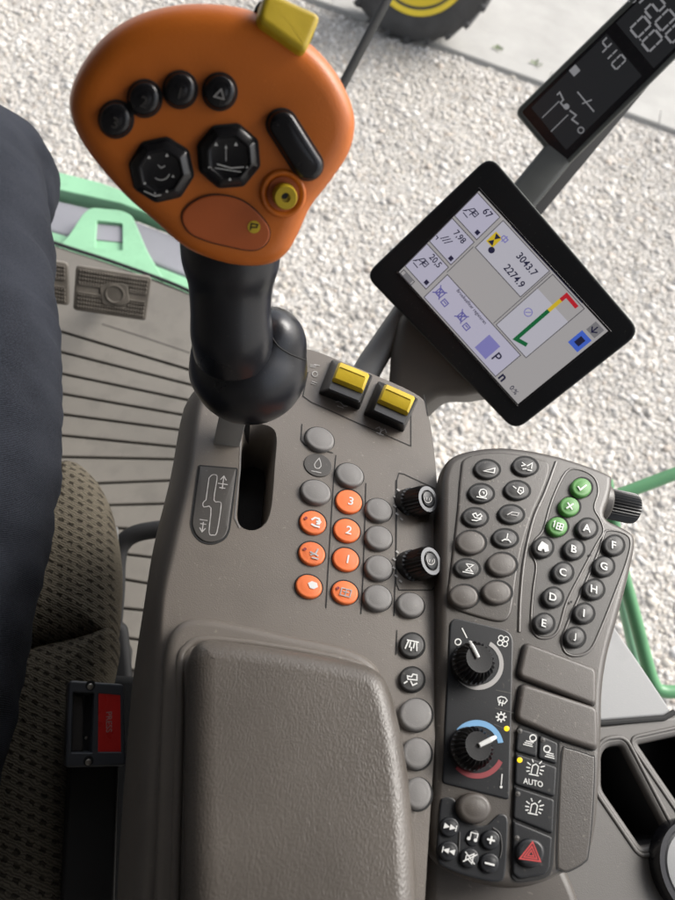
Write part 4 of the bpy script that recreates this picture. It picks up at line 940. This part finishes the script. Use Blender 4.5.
def D(u, v): q = D0 + du * u + dv * v; return (q.x, q.y)     # u along the housing, v across it, in photo pixels
A = Art(DSP, -.0006); A.poly([D(16, 9), D(122, 9), D(122, 64), D(16, 64)]); A.poly([D(136, 8), D(240, 8), D(240, 67), D(136, 67)]); part('display_window', A.mb, SEGB, dsp)
def seven(A, ch, u, v, w, hh, wd):
    """a segment digit; the digit's top faces +u, it reads along +v"""
    segs = {'0': 'abcdef', '1': 'bc', '2': 'abged', '4': 'fgbc'}[ch]
    pts = {'a': ((1, 0), (1, 1)), 'b': ((1, 1), (.5, 1)), 'c': ((.5, 1), (0, 1)), 'd': ((0, 0), (0, 1)), 'e': ((0, 0), (.5, 0)), 'f': ((.5, 0), (1, 0)), 'g': ((.5, 0), (.5, 1))}
    for s_ in segs:
        (a, b), (c, d) = pts[s_]; g = .07
        k_ = .35 if ch == '1' else 0; p0 = Vector((a, b - k_)); p1 = Vector((c, d - k_)); t = (p1 - p0); p0 += t * g; p1 -= t * g
        A.strip([D(u + p0.x * hh, v + p0.y * w), D(u + p1.x * hh, v + p1.y * w)], wd)
A = Art(DSP, -.0004)
for i, ch in enumerate('410'): seven(A, ch, 106, 12 + i * 11, 7.5, 14, 1.5)
part('display_digits', A.mb, SEG, dsp); A = Art(DSP, -.0004)
for i in (0, 1): seven(A, '0', 143, 22 + 18 * i, 12, 19, 2.1)
x, y = D(144, 37); A.disc(x, y, 1.0)
part('display_digits', A.mb, SEG, dsp); A = Art(DSP, -.0004)
for i, ch in enumerate('1200'): seven(A, ch, 166, 3 + i * 16, 11, 20, 2.1)
part('display_digits', A.mb, SEG, dsp); A = Art(DSP, -.0004)
A.poly([D(69, 9), D(78, 9), D(78, 17), D(69, 17)])
part('display_mark', A.mb, SEG, dsp)
A = Art(DSP, -.0004)
A.strip([D(18, 24), D(42, 24)], .9); A.strip([D(16, 40), D(40, 40)], .9); A.strip([D(44, 18), D(48, 18), D(46, 26), D(42, 26), D(42, 32)], 1.4); A.strip([D(44, 38), D(46, 46), D(40, 46), D(42, 54)], 1.4)
A.strip([D(62, 30), D(62, 56)], 1.2); A.strip([D(58, 42), D(68, 46)], 1.2); x, y = D(40, 60); A.arc(x, y, 3, 1, n=10); x, y = D(44, 33); A.disc(x, y, 3)
x, y = D(164, 2); A.arc(x, y, 4, 1, n=12); pass
part('display_icon', A.mb, SEG, dsp)
mb = MB(); a = at_depth(470, 262, .84); b = at_depth(660, 30, .84); pd = (b - a)
PP = Plane(a, pd, RIGHT + UP * .9)
mb.slab(PP, round_poly([Vector((-.020, -.013)), Vector((.020, -.013)), Vector((.020, .013)), Vector((-.020, .013))], .006, 4), 0, pd.length); part('corner_post', mb, T['post'], dsp)
mb = MB(); a = at_depth(492, 262, .86); b = at_depth(680, 36, .86); pd = b - a; PP = Plane(a, pd, RIGHT + UP * .9)
mb.slab(PP, [Vector((-.006, -.004)), Vector((.010, -.004)), Vector((.010, .004)), Vector((-.006, .004))], 0, pd.length); part('post_cable', mb, T['blackmatt'], dsp)

# ------------------------------------------------------------------ CAB FLOOR
FZ = 1.85
FL = Plane((0, 0, FZ), (0, 0, 1), (1, 0, 0))
fr = [(-260, 150), (-60, 205), (62, 246), (120, 265), (190, 292), (260, 332), (330, 392), (390, 450), (430, 520)]
fr3 = smooth_open(FL.locs(fr), 6)
rest = FL.locs([(450, 640), (452, 900)]) + [Vector((.05, -.585)), Vector((-.77, -.585))]
mb = MB(); mb.slab(FL, fr3 + rest, -.05, -.006, 0, bottom=True); floor = single('floor', mb, T['groove'], kind='structure')
mb = MB()
G = [((69, 334), (190, 370)), ((69, 354), (188, 384)), ((68, 375), (183, 399)), ((69, 395), (178, 414)), ((68, 415), (173, 429)), ((68, 436), (168, 446)), ((68, 457), (163, 459)), ((104, 483), (157, 481)), ((112, 505), (152, 504)), ((115, 528), (150, 530)), ((115, 553), (140, 556)), ((115, 578), (133, 581)), ((100, 606), (140, 610)), ((100, 634), (140, 640)), ((100, 664), (140, 672))]
def gl(k, x, off=0):
    (x0, y0), (x1, y1) = G[k]; return (x, y0 + (y1 - y0) * (x - x0) / (x1 - x0) + off)
xs = [-150, -60, 20, 70, 110, 150, 190, 240, 300]
for k in range(len(G) - 1):
    if k > 6: xk = [-150, 40, 100, 150, 200]
    else: xk = xs
    mb.slab(FL, FL.locs([gl(k, x, 1.1) for x in xk] + [gl(k + 1, x, -1.1) for x in reversed(xk)]), -.005, 0, .0022, 3)
p0 = FL.locs([gl(0, x, -1.4) for x in reversed(xs)])
fi = inset(ccw(fr3 + rest), .004)
frn = [Vector(q) for q in FL.locs([(-150, 182), (-60, 208), (62, 249), (120, 268), (190, 295), (260, 337), (300, 372)])]
mb.slab(FL, frn + p0, -.005, 0, .0012, 2)
o = part('floor_mat', mb, T['floor'], floor)
A = Art(FL, .0003); A.strip([(102, 324), (146, 338), (190, 353)], 1.6); part('floor_groove', A.mb, T['groove'], floor)
mb = MB(); mb.tube([FL.w(q, .002) for q in fr3], .004, 8); part('floor_seal', mb, T['blackmatt'], floor)

# ------------------------------------------------------------------ PEDALS
def pedal(corners, label, emblem):
    P = Plane(at_depth(112, 292, .98), (CAM - at_depth(112, 292, .98)).normalized() + UP * -.15)
    q = P.locs(corners)
    root = thing('brake_pedal', label, 'pedal', P.w(sum(q, Vector((0, 0))) / 4, -.08), 'brake pedals on the cab floor')
    mb = MB(); mb.slab(P, round_poly(q, .006, 4), -.014, 0, .002, 3); pp = part('pedal_plate', mb, T['pedal'], root)
    a, b, c, d = q                                   # tl tr br bl
    def U(u, v): return (a * (1 - u) + b * u) * (1 - v) + (d * (1 - u) + c * u) * v
    mb = MB(); nx = 26
    for r in (0, 1, 2, 3, 6, 7, 8, 9):
        for i in range(nx):
            u = .04 + .92 * (i + .5) / nx; v = .06 + .88 * (r + .5) / 10
            if emblem and .36 < u < .70 and .30 < v < .74: continue
            du_, dv_ = .92 / nx * .40, .088 * .40
            lo_ = mb.ring([P.w(U(u - du_, v - dv_), 0), P.w(U(u - du_, v + dv_), 0), P.w(U(u + du_, v + dv_), 0), P.w(U(u + du_, v - dv_), 0)])
            hi_ = mb.ring([P.w(U(u - du_ * .5, v - dv_ * .5), .002), P.w(U(u - du_ * .5, v + dv_ * .5), .002), P.w(U(u + du_ * .5, v + dv_ * .5), .002), P.w(U(u + du_ * .5, v - dv_ * .5), .002)])
            mb.bridge(lo_, hi_); mb.cap(hi_)
    part('pedal_tread', mb, T['pedal'], pp, sharp=20)
    mb = MB()
    for v in (.40, .58): mb.tube([P.w(U(.05, v), .0006), P.w(U(.95, v), .0006)], .0012, 6)
    if emblem:
        cc = U(.53, .5); px = (P.loc(113, 292) - P.loc(112, 292)).length
        mb.slab(P, [cc + Vector((x_ * px, y_ * px)) for x_, y_ in ((-14, -9), (-9, -12), (9, -12), (14, -8), (14, 8), (9, 11), (-9, 11), (-14, 8))], -.002, .0022, .001, 2)
        mb.lathe(P.w(cc, .002), P.n, [(px * 10, 0), (px * 9.6, .0018), (px * 8.2, .0018), (px * 7.6, .0006), (0, .001)], 28)
    part('pedal_emblem' if emblem else 'pedal_rib', mb, T['pedal'], pp)
    mb = MB(); m = P.w(U(.5, .5), -.012); ray_ = (m - CAM).normalized(); e_ = CAM + ray_ * ((FZ - .004 - CAM.z) / ray_.z); mb.tube([m, (m + e_) / 2, e_], .011, 12); part('pedal_arm', mb, T['blackmatt'], root)
    return root
pedal([(76, 265), (152, 277), (146, 321), (73, 310)], 'ribbed metal brake pedal with a round boss, fully in view by the leg', True)
pedal([(-8, 251), (68, 263), (69, 306), (-12, 293)], 'ribbed brake pedal whose end peeps out behind the denim knee', False)

# ------------------------------------------------------------------ SEAT
SZ = 2.30
SE = Plane((0, 0, SZ), (0, 0, 1), (1, 0, 0))
seat = thing('operator_chair', 'operator seat in brown dotted knit fabric under the denim leg', 'seat', at_z(20, 640, FZ))
def cushion(px, rise, nm, h=0.0):
    q = ccw(smooth_closed(SE.locs(px, h), 6)); mb = MB(); prev = None
    for d, z in ((.010, -.10), (.001, -.075), (0, -.05), (.001, -.035), (.004, -.022), (.009, -.012), (.016, -.0045), (.025, 0), (.036, .003)):
        rr = inset(q, d); r = mb.ring([SE.w(x, z + h) for x in rr])
        if prev: mb.bridge(prev, r)
        else: mb.cap(r, True)
        prev = r
    c = sum(rr, Vector((0, 0))) / len(rr)
    for k in range(1, 8):
        t = k / 8; r = mb.ring([SE.w(c + (x - c) * (1 - t), h + .003 + rise * noise.noise(Vector((*(c + (x - c) * (1 - t)), 1)) * 14) * min(1, t * 3)) for x in rr]); mb.bridge(prev, r); prev = r
    mb.fan(prev, SE.w(c, h + .003)); return part(nm, mb, T['fabric'], seat, sharp=80)
cushion([(40, 452), (68, 447), (90, 462), (106, 492), (114, 540), (113, 590), (105, 628), (70, 641), (10, 652), (-120, 690), (-260, 640), (-250, 500), (-120, 455), (-20, 455)], .006, 'front_cushion')
cushion([(109, 618), (106, 660), (92, 700), (76, 760), (70, 840), (66, 960), (60, 1100), (-300, 1100), (-300, 700), (-130, 676), (10, 640), (70, 626)], .008, 'rear_cushion', .001)
mb = MB(); mb.slab(SE, ccw([Vector(q) for q in SE.locs([(60, 500), (95, 560), (86, 650), (60, 760), (50, 1050), (-280, 1050), (-280, 520)])]), -.34, -.07, .02, 4); part('seat_base', mb, T['blackmatt'], seat)
mb = MB(); mb.slab(SE, round_poly(SE.locs([(80, 672), (150, 676), (156, 1050), (40, 1050)], -.13), .01, 3), -.44, -.13, .008, 3); part('gap_shade_block', mb, T['line'], seat)  # black block added to put shadow between seat and console
mb = MB(); mb.tube(smooth_open([at_depth(112, 640, .78), at_depth(116, 590, .78), at_depth(117, 562, .78), at_depth(122, 544, .78), at_depth(138, 533, .78), at_depth(170, 528, .78)], 6), .0105, 14); part('seat_lever', mb, T['blackmatt'], seat)
mb = MB(); PT = Plane(at_depth(112, 538, .70), (CAM - at_depth(112, 538, .70))); mb.slab(PT, round_poly(PT.locs([(106, 526), (118, 527), (119, 549), (107, 550)]), .002, 3), -.01, 0, .001, 2); part('seat_clip', mb, T['lightgrey'], seat)
mb = MB(); P2 = Plane(at_depth(112, 660, .72), (CAM - at_depth(112, 660, .72))); mb.slab(P2, round_poly(P2.locs([(98, 618), (128, 622), (135, 700), (90, 700)]), .01, 4), -.25, 0, .008, 3); part('hinge_cover', mb, T['blackmatt'], seat)

# ------------------------------------------------------------------ SEAT-BELT BUCKLE
BK = Plane(at_depth(96, 724, .50), (CAM - at_depth(96, 724, .50)).normalized() + RIGHT * .1)
buck = thing('seat_belt_buckle', 'black seat-belt buckle with red release button beside the seat', 'buckle', at_depth(96, 724, .60))
outer = round_poly(BK.locs([(69, 680), (124, 684), (126, 766), (65, 768)]), .0035, 5)
hole = round_poly(BK.locs([(72, 691), (95, 692), (93, 754), (70, 754)]), .0014, 3)
hole2 = round_poly(BK.locs([(97.5, 692), (121.4, 694), (122, 753), (97, 753)]), .0008, 3)
mb = MB(); mb.slab(BK, outer, -.030, 0, .0018, 4, holes=[hole, hole2], hdepth=.014, hbev=.0008); bb = part('buckle_case', mb, T['case'], buck)
mb = MB(); mb.slab(BK, round_poly(BK.locs([(98, 693), (120.9, 695), (121.4, 752), (97.5, 752)]), .0008, 3), -.012, -.0006, .0004, 3); rb = part('release_button', mb, T['red'], buck)
I = Art(BK, -.0004); I.text('PRESS', 109, 722, 6, 90, .012); part('lettering', I.mb, T['pressglint'], rb)
mb = MB(); mb.slab(BK, round_poly(BK.locs([(86, 694), (93.5, 694), (92, 753), (85, 753)]), .0005, 2), -.0138, -.0125); part('tongue_slot', mb, T['line'], bb)
mb = MB(); mb.slab(BK, BK.locs([(72, 693), (84, 697), (84, 752), (71, 753)]), -.0138, -.007, .001, 2); part('tongue_guide', mb, T['plate'], bb)
for x, y in ((90.5, 685.5), (88.5, 761)):
    c = BK.hit(x, y, 0); px = (BK.hit(x + 1, y) - c).length
    mb = MB(); mb.lathe(c, BK.n, [(px * 5.2, -.0004), (px * 5.0, .0001), (px * 4.2, .0001)], 24); part('screw_well', mb, T['line'], bb)
    mb = MB(); mb.lathe(c - BK.v * .0008, BK.n, [(px * 3.2, -.001), (px * 3.0, .0004), (px * 2.0, .0007), (px * 1.0, .0007), (px * .9, .0002), (0, .0002)], 24); part('screw', mb, T['chrome'], bb)
mb = MB(); c = BK.hit(86, 738, -.0122); mb.lathe(c, BK.n, [(.0011, 0), (.001, .0006), (0, .001)], 12); part('rivet', mb, T['chrome'], bb)
mb = MB(); mb.slab(BK, round_poly(BK.locs([(72, 700), (118, 700), (112, 905), (60, 905)], -.04), .004, 3), -.055, -.022, .003, 3); part('buckle_stalk', mb, T['blackmatt'], buck)

# ------------------------------------------------------------------ OPERATOR'S LEG
per = thing('person', 'seated person in dark blue denim jeans, right thigh and knee in view', 'person', at_z(-40, 420, FZ))
path = [at_z(-215, 930, 2.36), at_z(-150, 760, 2.385), at_z(-95, 600, 2.395), at_z(-52, 450, 2.405), at_z(-38, 320, 2.41), at_z(-34, 185, 2.405)]
kn = path[-1]
path += [kn + Vector((-.012, .050, -.035)), kn + Vector((-.05, .070, -.10)), kn + Vector((-.11, .06, -.22)), kn + Vector((-.19, .03, -.40)), Vector((kn.x - .25, kn.y + .02, FZ + .09))]
rad = [.098, .092, .088, .084, .080, .078, .072, .066, .060, .052, .056]
pp = smooth_open(path, 16); rr = [v.x for v in smooth_open([Vector((r, 0)) for r in rad], 16)]
mb = MB(); mb.tube(pp, rr, 80)
for i, v in enumerate(mb.v):
    nz = noise.noise(v * 24) * .0030 + noise.noise(Vector((v.x * 12 + v.y * 8, v.y * 46 - v.x * 30, v.z * 22))) * .0036
    k = min(i // 80, len(pp) - 1); d = (v - pp[k]); 
    if d.length > 1e-6: mb.v[i] = v + d.normalized() * nz
part('jeans', mb, T['denim'], per, sharp=80)
mb = MB(); an = path[-1]; mb.tube(smooth_open([an + Vector((0, -.06, -.045)), an + Vector((0, 0, -.04)), an + Vector((0, .08, -.055)), an + Vector((0, .17, -.065)), an + Vector((0, .21, -.068))], 4), [(.034, .034)] * 4 + [(.042, .042)] * 4 + [(.045, .032)] * 4 + [(.045, .026)] * 4 + [(.02, .015)], 20); part('shoe', mb, T['blackmatt'], per, sharp=70)

# ------------------------------------------------------------------ GREEN LEDGE OUTSIDE THE FRONT
GZ = 1.72
GL = Plane((0, 0, GZ), (0, 0, 1), (1, 0, 0))
led_ = thing('front_ledge', 'green ledge coloured as sunlit, with a holed bracket outside the cab front', 'ledge', at_z(110, 225, GZ))
mb = MB(); mb.slab(GL, GL.locs([(-200, 90), (-60, 130), (60, 172), (100, 182), (190, 214), (232, 231), (232, 248), (200, 234), (120, 203), (60, 190), (-200, 112)]), -.04, 0, .004, 3); part('top_rail', mb, T['sunlit_green'], led_)
mb = MB(); mb.slab(GL, GL.locs([(-200, 116), (60, 193), (120, 207), (200, 238), (232, 252), (232, 294), (200, 276), (120, 244), (60, 228), (-200, 150)]), -.07, -.022, .012, 5); part('steel_channel', mb, T['lavender'], led_)
mb = MB(); mb.slab(GL, GL.locs([(-200, 154), (60, 230), (120, 247), (200, 279), (232, 297), (232, 328), (200, 310), (120, 278), (60, 256), (-200, 190)]), -.06, -.012, .006, 3); part('bottom_rail', mb, T['sunlit_green'], led_)
mb = MB(); br = round_poly(GL.locs([(58, 246), (68, 236), (83, 213), (91, 207), (122, 210), (132, 215), (148, 252), (166, 282), (110, 274), (60, 262)], .02), .012, 4)
ho = round_poly(GL.locs([(96, 220), (123, 223), (123, 251), (94, 248)], .02), .006, 3)
mb.slab(GL, br, .008, .020, .003, 3, holes=[ho], hdepth=.011, hbev=.001); bk_ = part('bracket', mb, T['sunlit_green'], led_)
mb = MB(); mb.slab(GL, GL.locs([(94.5, 222), (122.5, 225), (122.5, 242), (93.5, 239)], .012), .0095, .0112); part('bracket_opening', mb, T['lavender'], bk_)
mb = MB(); 
# ------------------------------------------------------------------ HANDRAIL
hr = thing('handrail', 'green tubular handrail outside the cab, right of the lettered keys', 'handrail', at_z(640, 690, .9))
mb = MB(); mb.tube(smooth_open([at_depth(560, 512, 1.0), at_depth(604, 500, 1.0), at_depth(640, 487, 1.0), at_depth(700, 464, 1.0), at_depth(800, 424, 1.0)], 5), .0100, 16); part('upper_tube', mb, T['jdgreen'], hr)
mb = MB(); mb.tube(smooth_open([at_depth(606, 480, 1.05), at_depth(620, 560, 1.05), at_depth(635, 618, 1.05), at_depth(646, 660, 1.05), at_depth(653, 682, 1.05), at_depth(662, 691, 1.05), at_depth(690, 692, 1.05), at_depth(800, 694, 1.05)], 5), .0105, 16); part('lower_tube', mb, T['jdgreen'], hr)
mb = MB(); mb.tube([at_depth(612, 560, 1.25), at_depth(634, 652, 1.25), at_depth(655, 740, 1.25)], .010, 10); part('rail_post', mb, T['sunlit_green'], hr)

# ------------------------------------------------------------------ SIDE STORAGE CONSOLE
TRY = Plane(at_depth(640, 780, .56), (.02, -.05, 1))
tr = thing('storage_console', 'grey side console with deep open trays, right of the hazard switch', 'storage console', TRY.w((0, 0), -.4))
o_ = TRY.locs([(560, 722), (600, 724), (640, 718), (700, 712), (860, 700), (900, 1100), (500, 1100), (520, 900), (560, 800)])
h1 = round_poly(TRY.locs([(598, 752), (606, 742), (624, 740), (675, 838), (670, 846), (641, 853), (598, 790)]), .006, 5)
h2 = round_poly(TRY.locs([(632, 741), (700, 726), (760, 720), (770, 832), (690, 826)]), .007, 5)
mb = MB(); mb.slab(TRY, round_poly(o_, .006, 3), -.16, 0, .004, 3, holes=[h1, h2], hdepth=.11, hbev=.004); tb = part('tray_body', mb, T['tray'], tr)
mb = MB(); mb.ridge(TRY, inset(ccw(h1), -.0028), .0018, 0); mb.ridge(TRY, inset(ccw(h2), -.0028), .0016, 0); part('tray_rim', mb, T['tray'], tr)
for hh in (h1, h2):
    mb = MB(); q = inset(ccw(hh), .0046); a_ = mb.ring([TRY.w(x, -.006) for x in q]); b_ = mb.ring([TRY.w(x, -.108) for x in inset(q, .004)]); mb.bridge(b_, a_); mb.cap(b_); part('tray_shade_liner', mb, T['blackmatt'], tb)  # black inner skin added to put deep shade into the wells
mb = MB(); mb.slab(TRY, round_poly(TRY.locs([(585, 600), (612, 625), (640, 666), (670, 711), (664, 716), (600, 721), (575, 722)]), .003, 3), -.05, .002, .002, 3); part('side_plate', mb, T['lightgrey'], tr, 'flat pale grey wedge-shaped plate')
mb = MB(); mb.tube([TRY.hit(x, y, .001) for x, y in ((575, 724), (604, 723), (664, 718), (674, 712))], .0024, 8); part('plate_gasket', mb, T['line'], tr)
# a round cap resting at the frame's corner
lidc = TRY.hit(690, 868, 0)
lid = thing('round_lid', 'round black-rimmed lid with pale top on the side console', 'lid', lidc)
px = (TRY.hit(691, 868) - lidc).length
mb = MB(); mb.lathe(lidc, TRY.n, [(px * 40, 0), (px * 41, .010), (px * 39, .014), (px * 35, .014), (px * 33, .011), (0, .011)], 48); part('lid_rim', mb, T['gloss'], lid)
mb = MB(); mb.lathe(lidc, TRY.n, [(px * 32, .011), (px * 31, .0125), (px * 22, .0135), (0, .0138)], 40); part('lid_top', mb, T['lightgrey'], lid)

# ------------------------------------------------------------------ ROD OUTSIDE
rod = thing('mirror_arm', 'slim black rod rising behind the orange lever head', 'rod', at_depth(330, 110, 1.1))
mb = MB(); mb.tube([at_depth(318, 132, 1.1), at_depth(387, 0, 1.1), at_depth(440, -100, 1.1)], .0078, 12); part('arm_tube', mb, T['line'], rod)

# ------------------------------------------------------------------ GROUND, PAVEMENT, WHEEL
mb = MB(); mb.cap(mb.ring([Vector((-150, -150, 0)), Vector((150, -150, 0)), Vector((150, 150, 0)), Vector((-150, 150, 0))])); single('ground', mb, T['grit'], kind='structure')
GR = Plane((0, 0, 0), (0, 0, 1), (1, 0, 0))
k0 = GR.loc(300, -8); k1 = GR.loc(440, 50); k2 = GR.loc(675, 135); kd = (k2 - k1).normalized(); kn_ = Vector((-kd.y, kd.x))
a = k1 - kd * 30; b = k2 + kd * 30
mb = MB(); mb.slab(GR, [a + kn_ * .24, b + kn_ * .24, b + kn_ * 40, a + kn_ * 40], -.05, .030, 0, bottom=False); single('pavement', mb, T['concrete'], kind='structure')
mb = MB()
s_ = -6.0
while s_ < 9:
    p_ = k1 + kd * s_; q_ = p_ + kd * .9940
    mb.slab(GR, [p_, q_, q_ + kn_ * .235, p_ + kn_ * .235], -.05, .045 + random.uniform(-.004, .004), .012, 3, bottom=False); s_ += .995
single('kerb', mb, T['concrete'], kind='structure')

def gravel():
    ico = bmesh.new(); bmesh.ops.create_icosphere(ico, subdivisions=1, radius=1); bv = np.array([v.co[:] for v in ico.verts]); bf = np.array([[v.index for v in f.verts] for f in ico.faces]); ico.free()
    rng = np.random.default_rng(5)
    pts = []
    cell = .0165
    corner = [GR.loc(x, y) for x, y in ((0, 0), (675, 0), (675, 900), (0, 900), (337, 0))]
    x0 = min(c.x for c in corner) - .5; x1 = max(c.x for c in corner) + .7; y0 = -.3; y1 = max(c.y for c in corner) + .4
    kx, ky = np.array([k1.x, k1.y]), np.array([kn_.x, kn_.y])
    gx, gy = np.meshgrid(np.arange(x0, x1, cell), np.arange(y0, y1, cell)); P = np.stack([gx.ravel(), gy.ravel()], 1); P += rng.uniform(-.010, .010, P.shape)
    keep = ((P - kx) @ ky) < -.01
    # only where the photo's frame, a step to the side included, can look
    rel = np.concatenate([P, np.zeros((len(P), 1))], 1) - np.array(CAM[:])
    dep = rel @ np.array(FWD[:]); X = rel @ np.array(RIGHT[:]) / dep * F + 337.5; Y = 450 - rel @ np.array(UP[:]) / dep * F
    keep &= (dep > .2) & (X > -90) & (X < 800) & (Y > -60) & (Y < 860)
    keep &= ~((X < 560) & (Y > 470) & (X > 60)) 
    P = P[keep]; n = len(P)
    print('stones', n)
    s = rng.lognormal(np.log(.0082), .52, n).clip(.003, .034)
    sc = np.stack([s * rng.uniform(.8, 1.3, n), s * rng.uniform(.7, 1.1, n), s * rng.uniform(.35, .7, n)], 1)
    ang = rng.uniform(0, 2 * pi, n); ca, sa = np.cos(ang), np.sin(ang)
    V = bv[None] * (1 + rng.uniform(-.32, .32, (n, len(bv), 1))) * sc[:, None]
    tilt = rng.uniform(-.5, .5, n); ct, stt = np.cos(tilt), np.sin(tilt)
    y = V[..., 1] * ct[:, None] - V[..., 2] * stt[:, None]; z = V[..., 1] * stt[:, None] + V[..., 2] * ct[:, None]
    x = V[..., 0] * ca[:, None] - y * sa[:, None]; y2 = V[..., 0] * sa[:, None] + y * ca[:, None]
    W = np.stack([x + P[:, None, 0], y2 + P[:, None, 1], z + (sc[:, 2] * .15 + rng.uniform(0, .002, n))[:, None]], -1).reshape(-1, 3)
    Fc = (bf[None] + (np.arange(n) * len(bv))[:, None, None]).reshape(-1, 3)
    me = bpy.data.meshes.new('gravel'); me.vertices.add(len(W)); me.vertices.foreach_set('co', W.astype(np.float32).ravel())
    me.loops.add(Fc.size); me.loops.foreach_set('vertex_index', Fc.astype(np.int32).ravel()); me.polygons.add(len(Fc)); me.polygons.foreach_set('loop_start', np.arange(0, Fc.size, 3, dtype=np.int32)); me.polygons.foreach_set('loop_total', np.full(len(Fc), 3, np.int32))
    me.update(); me.validate()
    base = np.array([[.52, .49, .45], [.56, .535, .50], [.46, .43, .39], [.51, .47, .41], [.36, .335, .305], [.62, .60, .565], [.48, .42, .36]])
    patch = np.array([noise.noise(Vector((p[0] * 1.3, p[1] * 1.3, 3))) + .5 * noise.noise(Vector((p[0] * 4, p[1] * 4, 9))) for p in P])
    c = base[rng.choice(len(base), n, p=[.27, .25, .15, .12, .06, .10, .05])] * rng.uniform(.85, 1.12, (n, 1)) * (1 + .16 * patch[:, None])
    colr = np.concatenate([np.repeat(c, len(bv), 0), np.ones((n * len(bv), 1))], 1)
    at = me.color_attributes.new('tint', 'FLOAT_COLOR', 'POINT'); at.data.foreach_set('color', colr.astype(np.float32).ravel())
    me.materials.append(T['stone']); o = bpy.data.objects.new('gravel', me); COL.objects.link(o); o['kind'] = 'stuff'
gravel()

# tractor wheel standing on the gravel
WR = .66
foot = GR.loc(404, 34); wc = Vector((foot.x, foot.y, WR - .015)); wax = Vector((.10, -1, .0)).normalized()
wh = thing('tractor_wheel', 'lugged black tractor tyre with yellow rim, on the gravel by the kerb', 'wheel', Vector((foot.x, foot.y, 0)))
mb = MB(); mb.lathe(wc - wax * .19, wax, [(WR * .55, .02), (WR * .62, .0), (WR * .80, -.01), (WR * .92, .03), (WR * .955, .10), (WR * .96, .19), (WR * .955, .28), (WR * .92, .35), (WR * .80, .39), (WR * .62, .38), (WR * .55, .36), (WR * .53, .34)], 72)
mb.f.pop()
WP = Plane(wc, wax); 
for side in (0, 1):
    for k in range(22):
        a0 = 2 * pi * (k + .5 * side) / 22
        def tp(da, r, h): return WP.w((r * cos(a0 + da), r * sin(a0 + da)), h)
        s2 = 1 if side else -1; ri, ro = WR * .93, WR
        hh0, hh1 = .01 * s2, .185 * s2
        for r_ in (ri,):
            v = [tp(.0, ri, hh0), tp(.075, ri, hh0), tp(-.085, WR * .86, hh1), tp(-.155, WR * .86, hh1), tp(.005, ro, hh0), tp(.068, ro, hh0), tp(-.092, WR * .955, hh1), tp(-.148, WR * .955, hh1)]
            i = mb.ring(v)
            for f in ((0, 1, 5, 4), (1, 2, 6, 5), (2, 3, 7, 6), (3, 0, 4, 7), (4, 5, 6, 7)): mb.f.append(tuple(i[q] for q in f))
part('tyre', mb, T['tyre'], wh, sharp=35)
mb = MB(); mb.lathe(wc - wax * .16, wax, [(WR * .50, 0), (WR * .62, .345), (WR * .60, .36), (WR * .57, .35), (WR * .47, .24), (WR * .40, .20), (WR * .20, .20), (WR * .18, .26), (WR * .10, .27), (0, .27)], 64); part('rim', mb, T['rim'], wh)
mb = MB()
for k in range(8): mb.lathe(wc - wax * .16 + (WP.u * cos(k * pi / 4) + WP.v * sin(k * pi / 4)) * WR * .28 + wax * .2, wax, [(.016, 0), (.016, .014), (.010, .018), (0, .018)], 6)
part('wheel_bolts', mb, T['chrome'], wh)
# small weeds along the kerb
mb = MB()
for (x, y) in ((496, 54), (533, 69)):
    c = GR.loc(x, y)
    for k in range(30):
        a = random.uniform(0, 2 * pi); l = random.uniform(.015, .04); r = random.uniform(0, .05); b0 = Vector((c.x + r * cos(a), c.y + r * sin(a), .04)); t_ = b0 + Vector((cos(a) * l * .7, sin(a) * l * .7, l * .6)); s_ = Vector((-sin(a), cos(a), 0)) * .007
        i = mb.ring([b0 - s_, b0 + s_, t_ + s_ * .2, t_ - s_ * .2]); mb.cap(i)
single('weeds', mb, plastic('weed_green', (.10, .15, .04), .7, .3, 200, 0, 20), kind='stuff')

# ------------------------------------------------------------------ CAB SHELL, out of view, added to shade the inside
mb = MB(); mb.box((-.2, -.02, 3.50), 2.0, 1.65, .08); single('ceiling', mb, T['wall'], kind='structure')
mb = MB(); mb.box((-.2, -.62, 2.65), 2.0, .06, 1.60); single('shade_wall_rear', mb, T['wall'], kind='structure')
mb = MB(); mb.box((-.80, -.14, 2.65), .05, 1.22, 1.60); single('shade_wall_left', mb, T['wall'], kind='structure')  # solid side blocks light where the operator's body would

# ------------------------------------------------------------------ LIGHT
w = bpy.data.worlds.new('World'); SC.world = w; w.use_nodes = True; nt = w.node_tree
bg = nt.nodes['Background']; sky = nt.nodes.new('ShaderNodeTexSky'); sky.sky_type = 'NISHITA'; sky.sun_disc = False
SUN_EL, SUN_AZ = radians(42), radians(48)             # azimuth from +Y towards +X
sky.sun_elevation = SUN_EL; sky.sun_rotation = SUN_AZ; sky.air_density = 1.0; sky.dust_density = 4.0; sky.ozone_density = .6
hs = nt.nodes.new('ShaderNodeHueSaturation'); hs.inputs['Saturation'].default_value = .35; nt.links.new(sky.outputs['Color'], hs.inputs['Color']); nt.links.new(hs.outputs['Color'], bg.inputs['Color']); bg.inputs['Strength'].default_value = .13
sl = bpy.data.lights.new('sun', 'SUN'); sl.energy = 1.5; sl.angle = radians(30); sl.color = (1, .97, .92)
so = bpy.data.objects.new('sun', sl); COL.objects.link(so)
sd = Vector((sin(SUN_AZ) * cos(SUN_EL), cos(SUN_AZ) * cos(SUN_EL), sin(SUN_EL)))
so.rotation_euler = (-sd).to_track_quat('-Z', 'Y').to_euler()

SC.render.engine = 'CYCLES'
SC.cycles.use_denoising = True; SC.cycles.max_bounces = 6; SC.cycles.sample_clamp_indirect = 6
SC.view_settings.view_transform = 'Standard'; SC.view_settings.look = 'None'; SC.view_settings.exposure = EXPO; SC.view_settings.gamma = 1
